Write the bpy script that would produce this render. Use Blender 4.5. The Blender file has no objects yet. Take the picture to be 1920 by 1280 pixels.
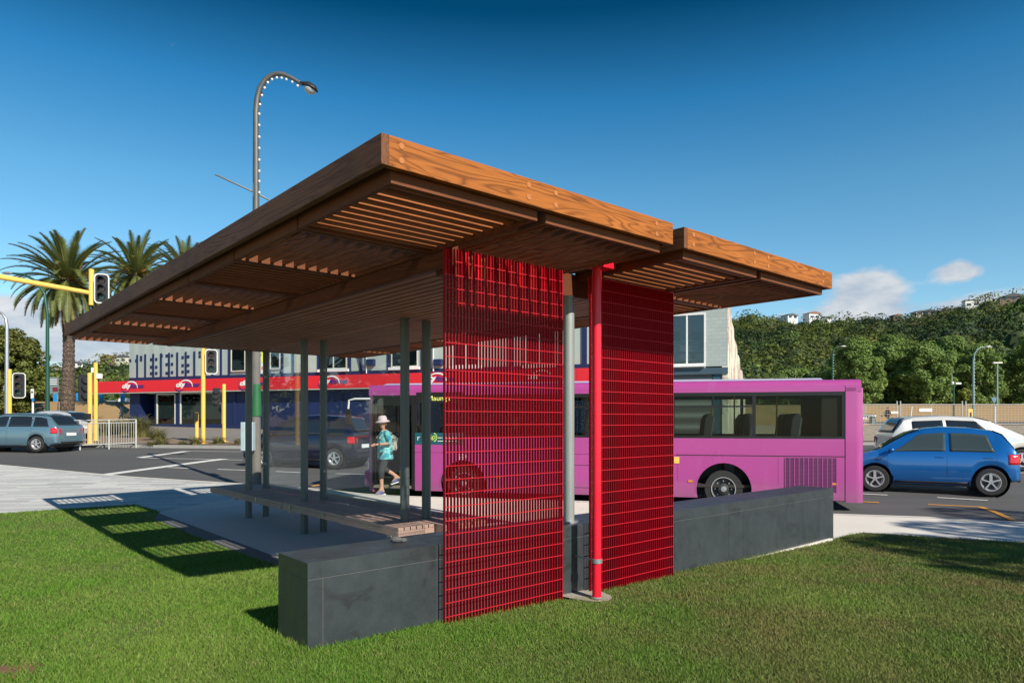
import bpy, bmesh, math, random
import numpy as np
from mathutils import Vector, Matrix, noise
from mathutils.geometry import delaunay_2d_cdt
random.seed(7); rng = np.random.default_rng(11)
R = math.radians
scene = bpy.context.scene
col = scene.collection
# ---------------------------------------------------------------- camera
EYE = 1.6; FPX = 1298.0
cd = bpy.data.cameras.new('camera'); cam = bpy.data.objects.new('camera', cd); col.objects.link(cam)
cam.location = (0, 0, EYE); cam.rotation_euler = (R(90), 0, 0)
cd.sensor_width = 36; cd.lens = FPX/1920*36; cd.shift_y = 148/1920; cd.clip_end = 4000; cd.clip_start = 0.05
scene.camera = cam
# ---------------------------------------------------------------- sun, sky, exposure
SUN = Vector((2.617, -3.36, 2.99)).normalized()
sl = bpy.data.lights.new('sun', 'SUN'); so = bpy.data.objects.new('sun', sl); col.objects.link(so)
sl.energy = 5.0; sl.angle = R(0.55); sl.color = (1.0, .93, .82)
so.rotation_euler = SUN.to_track_quat('Z', 'Y').to_euler()
scene.view_settings.view_transform = 'Standard'; scene.view_settings.look = 'None'
scene.view_settings.gamma = 1; scene.view_settings.exposure = 0.35
scene.cycles.max_bounces = 8; scene.cycles.transparent_max_bounces = 16
w = bpy.data.worlds.new('World'); scene.world = w; w.use_nodes = True
nt = w.node_tree; nt.nodes.clear(); NL = nt.links.new
def nn(t, **k):
    n = nt.nodes.new(t)
    for a, b in k.items(): setattr(n, a, b)
    return n
def wmath(op, a, b=None, clamp=False):
    n = nn('ShaderNodeMath', operation=op, use_clamp=clamp)
    for i, v in enumerate((a, b)):
        if v is None: continue
        if isinstance(v, (int, float)): n.inputs[i].default_value = v
        else: NL(v, n.inputs[i])
    return n.outputs[0]
sky = nn('ShaderNodeTexSky', sky_type='NISHITA', sun_disc=False)
sky.sun_elevation = math.asin(SUN.z); sky.sun_rotation = math.atan2(SUN.x, SUN.y)
sky.air_density = 1.0; sky.dust_density = 0.0; sky.ozone_density = 2.0
tc = nn('ShaderNodeTexCoord'); sx = nn('ShaderNodeSeparateXYZ'); NL(tc.outputs['Generated'], sx.inputs[0])
hyp = wmath('SQRT', wmath('ADD', wmath('MULTIPLY', sx.outputs[0], sx.outputs[0]), wmath('MULTIPLY', sx.outputs[1], sx.outputs[1])))
el = wmath('ARCTAN2', sx.outputs[2], hyp)          # elevation of the direction, radians
az = wmath('ARCTAN2', sx.outputs[0], sx.outputs[1])
rmp = nn('ShaderNodeValToRGB'); NL(wmath('MULTIPLY', el, 1.0/1.2, True), rmp.inputs[0])
cr = rmp.color_ramp
stops = [(0, (1.0, 1.02, 1.1)), (.12, (.80, 1.08, 1.12)), (.26, (.48, .98, 1.08)), (.355, (.17, .76, 1.0)), (.445, (.005, .29, .43)), (1, (.10, .35, .5))]
cr.elements[0].position = 0; cr.elements[0].color = (*stops[0][1], 1)
cr.elements[1].position = 1; cr.elements[1].color = (*stops[-1][1], 1)
for p, c in stops[1:-1]:
    e = cr.elements.new(p); e.color = (*c, 1)
mul = nn('ShaderNodeMix', data_type='RGBA', blend_type='MULTIPLY'); mul.inputs[0].default_value = 1
NL(sky.outputs[0], mul.inputs[6]); NL(rmp.outputs[0], mul.inputs[7])
# clouds: soft banks low over the hills, shaped by noise on the sky direction
mp = nn('ShaderNodeMapping'); NL(tc.outputs['Generated'], mp.inputs[0]); mp.inputs['Scale'].default_value = (1, 1, 2.2)
nz = nn('ShaderNodeTexNoise'); NL(mp.outputs[0], nz.inputs['Vector'])
nz.inputs['Scale'].default_value = 13; nz.inputs['Detail'].default_value = 9; nz.inputs['Roughness'].default_value = .58
def bank(a0, e0, sa, se, k):
    da = wmath('MULTIPLY', wmath('SUBTRACT', az, a0), 1/sa); de = wmath('MULTIPLY', wmath('SUBTRACT', el, e0), 1/se)
    r2 = wmath('ADD', wmath('MULTIPLY', da, da), wmath('MULTIPLY', de, de))
    return wmath('MULTIPLY', wmath('EXPONENT', wmath('MULTIPLY', r2, -1)), k)
def AE(px, py):
    x = (px-960)/FPX; return math.atan(x), math.atan((788-py)/FPX/math.hypot(1, x))
tot = None
for px, py, sa, se, k in [(1625, 545, .042, .026, 1.5), (1795, 508, .026, .013, 1.25), (1560, 592, .16, .016, .7), (1850, 572, .05, .014, .6),
                          (150, 640, .12, .030, 1.1), (20, 600, .06, .025, .85), (-150, 620, .15, .05, .8), (330, 75, .02, .015, .22), (290, 50, .04, .02, .12), (2300, 560, .2, .04, .8)]:
    a0, e0 = AE(px, py); b = bank(a0, e0, sa, se, k)
    tot = b if tot is None else wmath('ADD', tot, b)
dens = wmath('MULTIPLY', wmath('SUBTRACT', wmath('ADD', tot, wmath('MULTIPLY', nz.outputs[0], 1.7)), 1.20), 2.3, True)
dens = wmath('MULTIPLY', dens, wmath('MULTIPLY', tot, 2.2, True))
dens = wmath('MULTIPLY', dens, .92)
cm = nn('ShaderNodeMix', data_type='RGBA'); NL(dens, cm.inputs[0]); NL(mul.outputs[2], cm.inputs[6])
ccr = nn('ShaderNodeValToRGB'); NL(nz.outputs[0], ccr.inputs[0])
ccr.color_ramp.elements[0].position = .38; ccr.color_ramp.elements[0].color = (3.6, 4.2, 5.0, 1)
ccr.color_ramp.elements[1].position = .68; ccr.color_ramp.elements[1].color = (6.6, 6.5, 6.4, 1)
NL(ccr.outputs[0], cm.inputs[7])
bg = nn('ShaderNodeBackground'); bg.inputs[1].default_value = .10
wo = nn('ShaderNodeOutputWorld'); NL(cm.outputs[2], bg.inputs[0]); NL(bg.outputs[0], wo.inputs[0])

# ---------------------------------------------------------------- helpers
class MB:
    def __init__(s, off=(0, 0, 0)): s.v = []; s.f = []; s.o = Vector(off)
    def add(s, vs, fs):
        b = len(s.v); s.v += [tuple(Vector(p) - s.o) for p in vs]; s.f += [tuple(i+b for i in f) for f in fs]; return s
    def box(s, x0, x1, y0, y1, z0, z1):
        vs = [(x, y, z) for z in (z0, z1) for y in (y0, y1) for x in (x0, x1)]
        return s.add(vs, [(0, 2, 3, 1), (4, 5, 7, 6), (0, 1, 5, 4), (2, 6, 7, 3), (0, 4, 6, 2), (1, 3, 7, 5)])
    def beam(s, a, b, w, h):                       # rectangular bar from a to b
        a, b = Vector(a), Vector(b); d = (b-a).normalized()
        up = Vector((0, 0, 1)) if abs(d.z) < .9 else Vector((0, 1, 0))
        r = d.cross(up).normalized()*w/2; u = r.cross(d).normalized()*h/2
        vs = [p+sx_*r+sy_*u for p in (a, b) for sx_, sy_ in ((-1, -1), (1, -1), (1, 1), (-1, 1))]
        return s.add(vs, [(0, 1, 2, 3), (7, 6, 5, 4), (0, 4, 5, 1), (1, 5, 6, 2), (2, 6, 7, 3), (3, 7, 4, 0)])
    def tube(s, pts, rad, n=12, cap=True):
        pts = [Vector(p) for p in pts]; m = len(pts)
        if isinstance(rad, (int, float)): rad = [rad]*m
        vs = []; prev = None
        for i, p in enumerate(pts):
            d = (pts[min(i+1, m-1)]-pts[max(i-1, 0)]).normalized()
            if prev is None:
                r = d.orthogonal().normalized()
            else:
                r = (prev-d*prev.dot(d)).normalized()
            prev = r; u = d.cross(r)
            for k in range(n):
                a = 2*math.pi*k/n; vs.append(p+(r*math.cos(a)+u*math.sin(a))*rad[i])
        fs = [(i*n+k, i*n+(k+1) % n, (i+1)*n+(k+1) % n, (i+1)*n+k) for i in range(m-1) for k in range(n)]
        if cap: fs += [tuple(range(n-1, -1, -1)), tuple((m-1)*n+k for k in range(n))]
        return s.add(vs, fs)
    def lathe(s, c, axis, prof, n=24):              # prof: (distance along axis, radius)
        c = Vector(c); d = Vector(axis).normalized(); r = d.orthogonal().normalized(); u = d.cross(r); m = len(prof)
        vs = [c+d*t+(r*math.cos(2*math.pi*k/n)+u*math.sin(2*math.pi*k/n))*q for t, q in prof for k in range(n)]
        fs = [(i*n+k, i*n+(k+1) % n, (i+1)*n+(k+1) % n, (i+1)*n+k) for i in range(m-1) for k in range(n)]
        return s.add(vs, fs)
    def prism(s, poly, ext):                        # planar polygon (3D points) pushed along ext
        p = [Vector(q) for q in poly]; e = Vector(ext); n = len(p)
        return s.add(p+[q+e for q in p], [tuple(range(n-1, -1, -1)), tuple(range(n, 2*n))]+[(i, (i+1) % n, n+(i+1) % n, n+i) for i in range(n)])
    def blob(s, c, rx, ry, rz, nu=12, nv=8):
        c = Vector(c); vs = []
        for j in range(nv+1):
            t = math.pi*j/nv
            for i in range(nu):
                a = 2*math.pi*i/nu; vs.append(c+Vector((rx*math.sin(t)*math.cos(a), ry*math.sin(t)*math.sin(a), rz*math.cos(t))))
        return s.add(vs, [(j*nu+i, (j+1)*nu+i, (j+1)*nu+(i+1) % nu, j*nu+(i+1) % nu) for j in range(nv) for i in range(nu)])
    def build(s, name, m, parent=None, smooth=False, bevel=0, angle=40, fix=True):
        me = bpy.data.meshes.new(name); me.from_pydata(s.v, [], s.f); 
        if fix:
            bm = bmesh.new(); bm.from_mesh(me); bmesh.ops.recalc_face_normals(bm, faces=bm.faces); bm.to_mesh(me); bm.free()
        me.update()
        o = bpy.data.objects.new(name, me); col.objects.link(o); me.materials.append(m)
        if parent: o.parent = parent
        if smooth:
            me.shade_smooth() if hasattr(me, 'shade_smooth') else None
            try: me.set_sharp_from_angle(angle=R(angle))
            except Exception: pass
        if bevel:
            b = o.modifiers.new('bevel', 'BEVEL'); b.width = bevel; b.segments = 2; b.limit_method = 'ANGLE'; b.angle_limit = R(40)
        return o
def tag(o, label=None, cat=None, group=None, kind=None):
    if label: o['label'] = label
    if cat: o['category'] = cat
    if group: o['group'] = group
    if kind: o['kind'] = kind
    return o
def empty(name, loc, rz=0, label=None, cat=None, group=None):
    o = bpy.data.objects.new(name, None); col.objects.link(o); o.location = loc; o.rotation_euler = (0, 0, rz); o.empty_display_size = .3
    return tag(o, label, cat, group)
def copy_tree(o, parent=None):
    c = o.copy(); col.objects.link(c)
    if parent: c.parent = parent
    for ch in list(o.children): copy_tree(ch, c)
    return c
def clamp(x, a=0., b=1.): return max(a, min(b, x))
def smooth(a, b, x):
    t = clamp((x-a)/(b-a)); return t*t*(3-2*t)
# ground surfaces ------------------------------------------------
def gz(x, y):                                       # road and general ground
    s = -.12+.025*(clamp(y, 14, 66)-14)
    s += .01*clamp(-x-5, 0, 45)*clamp((y-14)/10)
    s += 2.5*smooth(68, 90, y)
    return s
def pz(x, y): return gz(x, y)+.12                   # pavements
def lz(x, y):                                       # lawn, a low mound
    return pz(x, y)+.014+.128*(1-smooth(4.2, 9.6, y+.12*max(0, -x)))+.008*noise.noise(Vector((x*1.3, y*1.3, 0)))
def at(px, py, Y): return Vector(((px-960)/FPX*Y, Y, EYE+(788-py)/FPX*Y))
def on(px, py, f=gz, y0=1.5, y1=160):               # where a sight line meets a ground surface
    k = (py-788)/FPX; dx = (px-960)/FPX; a, b = y0, y1
    g = lambda Y: EYE-k*Y-f(dx*Y, Y)
    for _ in range(60):
        m = (a+b)/2
        if g(m) > 0: a = m
        else: b = m
    return Vector((dx*a, a, f(dx*a, a)))
def sheet(name, poly, zf, step, m, kind='structure', lift=0., label=None):
    """ground sheet over a polygon, draped on a height function"""
    P = [Vector((p[0], p[1])) for p in poly]; ring = []
    for i, p in enumerate(P):
        q = P[(i+1) % len(P)]; k = max(1, int((q-p).length/step))
        ring += [p.lerp(q, j/k) for j in range(k)]
    xs = [p.x for p in ring]; ys = [p.y for p in ring]; n = len(ring)
    pts = list(ring)
    def inside(x, y):
        c = False
        for i in range(n):
            a, b = ring[i], ring[i-1]
            if (a.y > y) != (b.y > y) and x < (b.x-a.x)*(y-a.y)/(b.y-a.y)+a.x: c = not c
        return c
    y = min(ys)+step/2
    while y < max(ys):
        x = min(xs)+step/2
        while x < max(xs):
            if inside(x, y) and min((x-r.x)**2+(y-r.y)**2 for r in ring) > (step*.35)**2: pts.append(Vector((x, y)))
            x += step
        y += step
    r = delaunay_2d_cdt(pts, [(i, (i+1) % n) for i in range(n)], [tuple(range(n))], 1, 1e-5)
    me = bpy.data.meshes.new(name)
    me.from_pydata([(p.x, p.y, zf(p.x, p.y)+lift) for p in r[0]], [], [tuple(f) for f in r[2]])
    bm = bmesh.new(); bm.from_mesh(me)
    for f in bm.faces:
        if f.normal.z < 0: f.normal_flip()
    bm.to_mesh(me); bm.free()
    me.materials.append(m); me.shade_smooth()
    o = bpy.data.objects.new(name, me); col.objects.link(o); tag(o, label, kind=kind); return o
# materials ------------------------------------------------------
class M:
    def __init__(s, name):
        s.m = bpy.data.materials.new(name); s.m.use_nodes = True; s.t = s.m.node_tree; s.b = s.t.nodes['Principled BSDF']
        s.tc = s.t.nodes.new('ShaderNodeTexCoord')
    def n(s, t, ins=None, **k):
        x = s.t.nodes.new(t)
        for a, b in k.items(): setattr(x, a, b)
        for a, b in (ins or {}).items(): s.set(x.inputs[a], b)
        return x
    def set(s, i, v):
        if hasattr(v, 'is_linked') and hasattr(v, 'node'): s.t.links.new(v, i)
        elif isinstance(v, tuple) and len(v) == 3 and i.type == 'RGBA': i.default_value = (*v, 1)
        else: i.default_value = v
    def vec(s, scale=(1, 1, 1), src='Object', rot=(0, 0, 0)):
        return s.n('ShaderNodeMapping', {0: s.tc.outputs[src], 'Scale': scale, 'Rotation': rot}).outputs[0]
    def noise(s, scale, detail=4, v=None, rough=.55, dist=0):
        x = s.n('ShaderNodeTexNoise', {'Scale': scale, 'Detail': detail, 'Roughness': rough, 'Distortion': dist})
        s.set(x.inputs['Vector'], v if v is not None else s.tc.outputs['Object']); return x.outputs[0]
    def ramp(s, f, *st):
        r = s.n('ShaderNodeValToRGB', {0: f}); e = r.color_ramp.elements
        while len(e) < len(st): e.new(.5)
        for i, (p, c) in enumerate(st):
            e[i].position = p; e[i].color = (c, c, c, 1) if isinstance(c, (int, float)) else (*c, 1)
        return r.outputs[0]
    def mix(s, f, a, b, mode='MIX'):
        x = s.n('ShaderNodeMix', {0: f, 6: a, 7: b}, data_type='RGBA', blend_type=mode); return x.outputs[2]
    def math(s, op, a, b=0., cl=False): return s.n('ShaderNodeMath', {0: a, 1: b}, operation=op, use_clamp=cl).outputs[0]
    def out(s, color=None, rough=None, metal=None, spec=None, bump=None, bstr=.3, bdist=.01, coat=None, alpha=None):
        for k, v in (('Base Color', color), ('Roughness', rough), ('Metallic', metal), ('Specular IOR Level', spec), ('Coat Weight', coat), ('Alpha', alpha)):
            if v is not None: s.set(s.b.inputs[k], v)
        if bump is not None:
            s.set(s.b.inputs['Normal'], s.n('ShaderNodeBump', {'Height': bump, 'Strength': bstr, 'Distance': bdist}).outputs[0])
        return s.m
def plain(name, c, rough=.5, metal=0., var=.15, scale=6., bump=0., coat=None, spec=None):
    m = M(name); f = m.noise(scale, 5)
    a = tuple(x*(1-var) for x in c); b = tuple(min(1, x*(1+var)) for x in c)
    co = m.mix(f, a, b)
    fine = m.noise(scale*14, 3) if bump else None
    rr = m.math('MULTIPLY_ADD', f, .2); rr.node.inputs[2].default_value = rough-.1
    return m.out(co, rr, metal, spec=spec, bump=fine, bstr=bump, coat=coat)
# ================================================================ MATERIALS
def wood(name, ca, cb, axis, k=1.0, rough=.62, line=.45):
    """cedar-like figure: contour lines of stretched noise; grain runs along the axis"""
    m = M(name)
    sc = {'x': (.42, 4.2, 4.2), 'y': (4.2, .42, 4.2), 'z': (4.2, 4.2, .42)}[axis]
    v = m.vec(tuple(q*k for q in sc)); f = m.noise(1.5, 2.2, v, .5, .35)
    g = m.math('PINGPONG', m.math('MULTIPLY', f, 26), 1.)
    lines = m.ramp(g, (.0, 1), (.34, .35), (.75, 0), (1, 0))
    sf = {'x': (2, 60, 60), 'y': (60, 2, 60), 'z': (60, 60, 2)}[axis]
    fib = m.noise(2.2, 4, m.vec(sf)); big = m.noise(.9, 3)
    base = m.mix(m.math('MULTIPLY', fib, 1.), cb, ca)
    base = m.mix(m.ramp(big, (.35, 0), (.7, .5)), base, tuple(x*.62 for x in cb))
    dark = tuple(x*.34 for x in cb)
    co = m.mix(m.math('MULTIPLY', lines, line), base, dark)
    return m.out(co, rough, spec=.2, bump=m.math('SUBTRACT', fib, lines), bstr=.25, bdist=.004)
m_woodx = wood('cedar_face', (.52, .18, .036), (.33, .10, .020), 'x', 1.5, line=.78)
m_woody = wood('cedar_shade_side', (.27, .115, .052), (.15, .060, .028), 'y', .8, line=.35)  # side fascia cedar, darkened in colour to stand for its shaded face
m_slatx = wood('slat_cedar_lengthwise', (.46, .17, .055), (.30, .095, .032), 'x', 1.4, line=.2)
m_slaty = wood('slat_cedar_crosswise', (.36, .135, .055), (.20, .07, .028), 'y', 1.4, line=.2)  # same slat cedar, coloured darker for the slats left in shade
m_frm = wood('frame_cedar', (.26, .09, .034), (.15, .05, .02), 'x', 1.3, line=.2)  # same cedar again, toned down to suit the frames' shaded undersides
m_beam = wood('dark_stained_beam', (.17, .055, .024), (.095, .03, .013), 'y', 1.2, line=.2)
m_ceil = wood('ceiling_cedar', (.44, .215, .12), (.26, .115, .065), 'y', 1.6, line=.15)
m_bench = wood('weathered_bench_timber', (.52, .37, .30), (.36, .24, .19), 'y', 1.8, line=.2)
m_darkdeck = plain('roof_underlay', (.03, .025, .022), .8)
m_post = plain('shaded_post_steel', (.115, .135, .13), .42, .35, .08, 3)  # post steel coloured darker for the posts standing in shade
m_red = plain('red_powder_coat', (.35, .004, .014), .55, 0, .10, 8, spec=.15)
m_redpole = plain('bright_red_powder_coat', (.80, .012, .035), .32, 0, .05, 3)
m_galv = plain('galvanised_steel', (.42, .44, .45), .45, .7, .12, 12)
m_yellow = plain('yellow_pole_paint', (.80, .50, .10), .5, 0, .12, 5)
m_black = plain('black_plastic', (.018, .018, .02), .5)
m_rubber = plain('tyre_rubber', (.022, .022, .022), .85, bump=.2)
m_alloy = plain('wheel_alloy', (.55, .55, .56), .35, .6, .1, 20)
m_white = plain('white_paint', (.78, .77, .74), .55)
m_greenpole = plain('dark_green_pole', (.010, .065, .042), .5)
m_chrome = plain('bright_metal', (.7, .7, .72), .2, .9)
def stone():
    m = M('honed_basalt')
    big = m.noise(1.6, 6, rough=.6); spk = m.noise(160, 2); mid = m.noise(9, 5); drip = m.ramp(m.noise(2.2, 5, m.vec((4, 4, .5)), .65), (.55, 0), (.68, .55))
    c = m.mix(big, (.018, .023, .027), (.046, .055, .061))
    c = m.mix(m.ramp(spk, (.62, 0), (.70, .55)), c, (.11, .12, .125))
    st = m.ramp(m.noise(3.1, 3, m.vec((1, 1, 1.8)), .5, .6), (.60, 0), (.66, .75), (.72, .55))
    c = m.mix(st, c, (.022, .024, .025)); c = m.mix(drip, c, (.028, .031, .032))
    c = m.mix(m.ramp(mid, (.3, .35), (.6, 0)), c, (.058, .066, .070))
    return m.out(c, m.ramp(m.noise(5, 5), (.3, .28), (.7, .48)), spec=.6, bump=m.noise(60, 4), bstr=.10, bdist=.004)
m_stone = stone()
m_grout = plain('pale_grout', (.24, .23, .205), .9)
def asphalt():
    m = M('asphalt'); f = m.noise(.35, 5); g = m.noise(90, 3)
    tr = m.noise(1.2, 4, m.vec((.12, 2.2, 1), rot=(0, 0, R(14))))
    c = m.mix(f, (.060, .060, .060), (.092, .091, .088)); c = m.mix(m.ramp(tr, (.45, 0), (.75, .5)), c, (.115, .112, .106))
    c = m.mix(m.ramp(g, (.55, 0), (.75, .5)), c, (.17, .165, .155))
    return m.out(c, .82, bump=g, bstr=.35, bdist=.006)
m_asphalt = asphalt()
def paint(name, c):
    m = M(name); k = m.ramp(m.noise(38, 5), (.36, 1), (.46, 0))
    return m.out(m.mix(m.math('MULTIPLY', k, .65), c, (.14, .135, .125)), .65)
m_line = paint('white_road_paint', (.75, .74, .70)); m_yline = paint('yellow_road_paint', (.72, .33, .03))
def concrete(name, a, b, joint=None):
    m = M(name); f = m.noise(.8, 6, rough=.6); g = m.noise(30, 5)
    c = m.mix(f, a, b); c = m.mix(m.ramp(g, (.5, 0), (.8, .3)), c, tuple(x*.75 for x in a))
    c = m.mix(m.ramp(m.noise(2.6, 5, rough=.7), (.60, 0), (.68, .45)), c, tuple(x*.6 for x in a))
    return m.out(c, .85, bump=g, bstr=.15, bdist=.004)
m_conc = concrete('pale_concrete', (.62, .58, .51), (.74, .70, .63))
m_slab = concrete('slab_concrete', (.56, .53, .49), (.66, .63, .59))
def pavers():
    m = M('plank_pavers'); v = m.vec((1, 1, 1), rot=(0, 0, R(-9)))
    br = m.n('ShaderNodeTexBrick', {'Vector': v, 'Color1': (.62, .61, .57), 'Color2': (.33, .34, .35), 'Mortar': (.17, .165, .16), 'Scale': 1.0, 'Mortar Size': .006,
             'Brick Width': 1.05, 'Row Height': .19, 'Bias': -.15}); br.offset = .37; br.offset_frequency = 3; br.squash = .7; br.squash_frequency = 4
    sd = m.noise(2, 4); g = m.noise(70, 3)
    c = m.mix(m.ramp(sd, (.3, 0), (.8, .3)), br.outputs[0], (.46, .455, .43)); c = m.mix(m.ramp(g, (.5, 0), (.8, .25)), c, (.2, .2, .19))
    return m.out(c, .8, bump=br.outputs[1], bstr=.25, bdist=-.004)
m_paver = pavers()
def terrain():
    m = M('dry_ground'); f = m.noise(.5, 6, rough=.65); g = m.noise(.12, 4); h = m.noise(6, 5, m.vec((.6, 2.5, 1)))
    a = m.mix(f, (.30, .17, .065), (.44, .29, .13)); a = m.mix(m.ramp(g, (.45, 0), (.62, .7)), a, (.36, .235, .10)); a = m.mix(m.ramp(h, (.5, 0), (.72, .6)), a, (.20, .13, .05))
    gr = m.ramp(m.noise(.09, 3), (.6, 0), (.7, .5)); a = m.mix(gr, a, (.13, .14, .045))
    return m.out(a, .95, bump=h, bstr=.6, bdist=.1)
m_ground = terrain()
def soil():
    m = M('lawn_soil'); f = m.noise(.9, 6, rough=.6); g = m.noise(38, 5)
    c = m.mix(f, (.050, .085, .016), (.095, .105, .028)); c = m.mix(m.ramp(g, (.45, 0), (.7, .6)), c, (.10, .085, .035))
    bare = m.ramp(m.noise(.8, 4, rough=.6), (.66, 0), (.72, .9)); c = m.mix(bare, c, (.24, .12, .055))
    d = m.n('ShaderNodeVectorMath', {0: m.tc.outputs['Object'], 1: tuple(on(30, 1256, lz))}, operation='DISTANCE').outputs['Value']
    c = m.mix(m.ramp(m.math('ADD', d, m.math('MULTIPLY', m.noise(9, 4), .25)), (.26, .8), (.40, 0)), c, (.20, .10, .05))
    return m.out(c, .95, bump=g, bstr=.7, bdist=.02)
m_soil = soil()
def leafmat(name, lo, hi, patch=None, src=None, trans=.25, rough=.55, pscale=.5):
    m = M(name); geo = m.n('ShaderNodeNewGeometry'); c = m.mix(geo.outputs['Random Per Island'], lo, hi)
    if patch: c = m.mix(m.ramp(m.noise(pscale, 5, rough=.6), (.40, 0), (.62, .85)), c, patch)
    if src:
        a = m.n('ShaderNodeAttribute', attribute_name=src); c = m.mix(1., c, a.outputs[0], 'MULTIPLY')
    m.out(c, rough, spec=.3)
    tr = m.n('ShaderNodeBsdfTranslucent', {0: c}); mx = m.n('ShaderNodeMixShader', {0: trans, 1: m.b.outputs[0], 2: tr.outputs[0]})
    m.t.links.new(mx.outputs[0], m.t.nodes['Material Output'].inputs[0]); return m.m
def grassmat():
    m = M('grass_blades'); geo = m.n('ShaderNodeNewGeometry'); rnd = geo.outputs['Random Per Island']
    c = m.mix(rnd, (.070, .175, .012), (.185, .35, .045))
    p = m.ramp(m.noise(.9, 6, rough=.62), (.40, 0), (.62, .8)); c = m.mix(p, c, m.mix(rnd, (.11, .18, .028), (.25, .33, .075)))
    sx_ = m.n('ShaderNodeSeparateXYZ', {0: m.tc.outputs['Object']})
    side = m.math('MULTIPLY_ADD', sx_.outputs[0], .42, True); side.node.inputs[2].default_value = .22      # drier turf to the right of the wall
    dry = m.ramp(m.noise(1.5, 6, rough=.66), (.40, 0), (.66, 1.)); dry2 = m.math('MULTIPLY', dry, side, True)
    c = m.mix(m.math('MULTIPLY', side, .55), c, m.mix(rnd, (.09, .135, .024), (.175, .215, .06)))
    c = m.mix(m.math('MULTIPLY', dry2, .85), c, m.mix(rnd, (.17, .14, .05), (.30, .235, .10)))
    lush = m.ramp(m.noise(.55, 4, rough=.5), (.50, 0), (.66, .55)); c = m.mix(lush, c, m.mix(rnd, (.15, .25, .03), (.30, .40, .085)))
    c = m.mix(m.ramp(rnd, (.962, 0), (.968, .9)), c, (.36, .27, .13))
    m.out(c, .6, spec=.25)
    tr = m.n('ShaderNodeBsdfTranslucent', {0: c}); mx = m.n('ShaderNodeMixShader', {0: .3, 1: m.b.outputs[0], 2: tr.outputs[0]})
    m.t.links.new(mx.outputs[0], m.t.nodes['Material Output'].inputs[0]); return m.m
m_grass = grassmat()
def glassmat(name, tint, refl=.1, film=0., filmc=(.4, .4, .42), filmn=None):
    m = M(name); t = m.n('ShaderNodeBsdfTransparent', {0: tint}); g = m.n('ShaderNodeBsdfGlossy', {0: (1, 1, 1), 'Roughness': .015})
    fr = m.n('ShaderNodeLayerWeight', {'Blend': .5}); k = m.math('ADD', m.math('MULTIPLY', m.math('POWER', fr.outputs[1], 5.), .6), refl*.8, True)
    mx = m.n('ShaderNodeMixShader', {0: k, 1: t.outputs[0], 2: g.outputs[0]}); last = mx
    if film:
        d = m.n('ShaderNodeBsdfDiffuse', {0: filmc}); ff = m.math('MULTIPLY', m.ramp(m.noise(*(filmn or (3, 4))), (.3, .3), (.75, 1)), film)
        last = m.n('ShaderNodeMixShader', {0: ff, 1: mx.outputs[0], 2: d.outputs[0]})
    m.t.links.new(last.outputs[0], m.t.nodes['Material Output'].inputs[0]); return m.m
m_glass = glassmat('clear_safety_glass', (.90, .94, .95), .02, .02)
m_busglass = glassmat('tinted_bus_glass', (.70, .75, .71), .01)
m_shopglass = glassmat('dark_shop_glass', (.50, .55, .55), .03)
def pane(name, c, rough=.05):
    m = M(name); f = m.noise(.7, 2); return m.out(m.mix(f, c, tuple(x*1.6 for x in c)), rough, spec=.9)
m_dglass = pane('dark_car_glass', (.012, .016, .02))
# ================================================================ GROUND
o = None
def terrain_sheet():
    rows = [-40, -20, -8, 0, 4, 8, 12, 14, 18, 22, 26, 30, 36, 44, 55, 66, 68, 70, 73, 76, 79, 82, 85, 88, 90, 95, 110, 140, 200, 400, 1000, 3000]
    cols = [-3000, -1200, -500, -250, -150]+list(range(-100, 101, 5))+[150, 250, 500, 1200, 3000]
    vs = [(x, y, (gz(x, y)-.06) if abs(x) < 160 else gz(clamp(x, -150, 150), y)-.06) for y in rows for x in cols]; n = len(cols)
    fs = [(j*n+i, j*n+i+1, (j+1)*n+i+1, (j+1)*n+i) for j in range(len(rows)-1) for i in range(n-1)]
    return tag(MB().add(vs, fs).build('ground', m_ground, smooth=True, fix=False), kind='structure')
terrain_sheet()
K = lambda px, py: on(px, py, pz)
near_kerb = [K(-420, 850), K(-150, 862), K(0, 871), K(120, 882), K(240, 893), K(400, 903), K(500, 909), K(600, 916), K(680, 925), K(740, 929), K(860, 933), K(1060, 938), K(1270, 946), K(1420, 954), K(1565, 963), K(1745, 969), K(1920, 979), K(2150, 992), K(2500, 1018)]
far_kerb = [on(-700, 824), on(-200, 831), on(160, 838), on(450, 841), on(900, 838), on(1640, 834), on(2000, 834), on(2700, 838)]
road_poly = [p for p in near_kerb]+[p for p in reversed(far_kerb)]
sheet('road', road_poly, gz, 1.5, m_asphalt)
def kerb(name, line, top, m, out=.12):
    """kerb stone strip along a line: top face and the drop to the road"""
    mb = MB(); pts = []
    for a, b in zip(line, line[1:]):
        k = max(1, int((b-a).length/1.)); pts += [a.lerp(b, j/k) for j in range(k)]
    pts.append(line[-1]); vs = []; fs = []
    for i, p in enumerate(pts):
        d = (pts[min(i+1, len(pts)-1)]-pts[max(i-1, 0)]); d.z = 0; d.normalize(); nrm = Vector((-d.y, d.x, 0))*out
        for q, dz in ((p-nrm, .006), (p+nrm*.06, .006), (p+nrm*.12, -.01), (p+nrm*.2, -.16)):
            vs.append((q.x, q.y, top(q.x, q.y)+dz))
    for i in range(len(pts)-1):
        for j in range(3): fs.append((i*4+j, (i+1)*4+j, (i+1)*4+j+1, i*4+j+1))
    return tag(mb.add(vs, fs).build(name, m, fix=False), kind='structure')
kerb('kerb', near_kerb, pz, m_conc)
kerb('kerb', list(reversed(far_kerb)), pz, plain('grey_kerb_stone', (.26, .25, .23), .85), .07)
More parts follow.
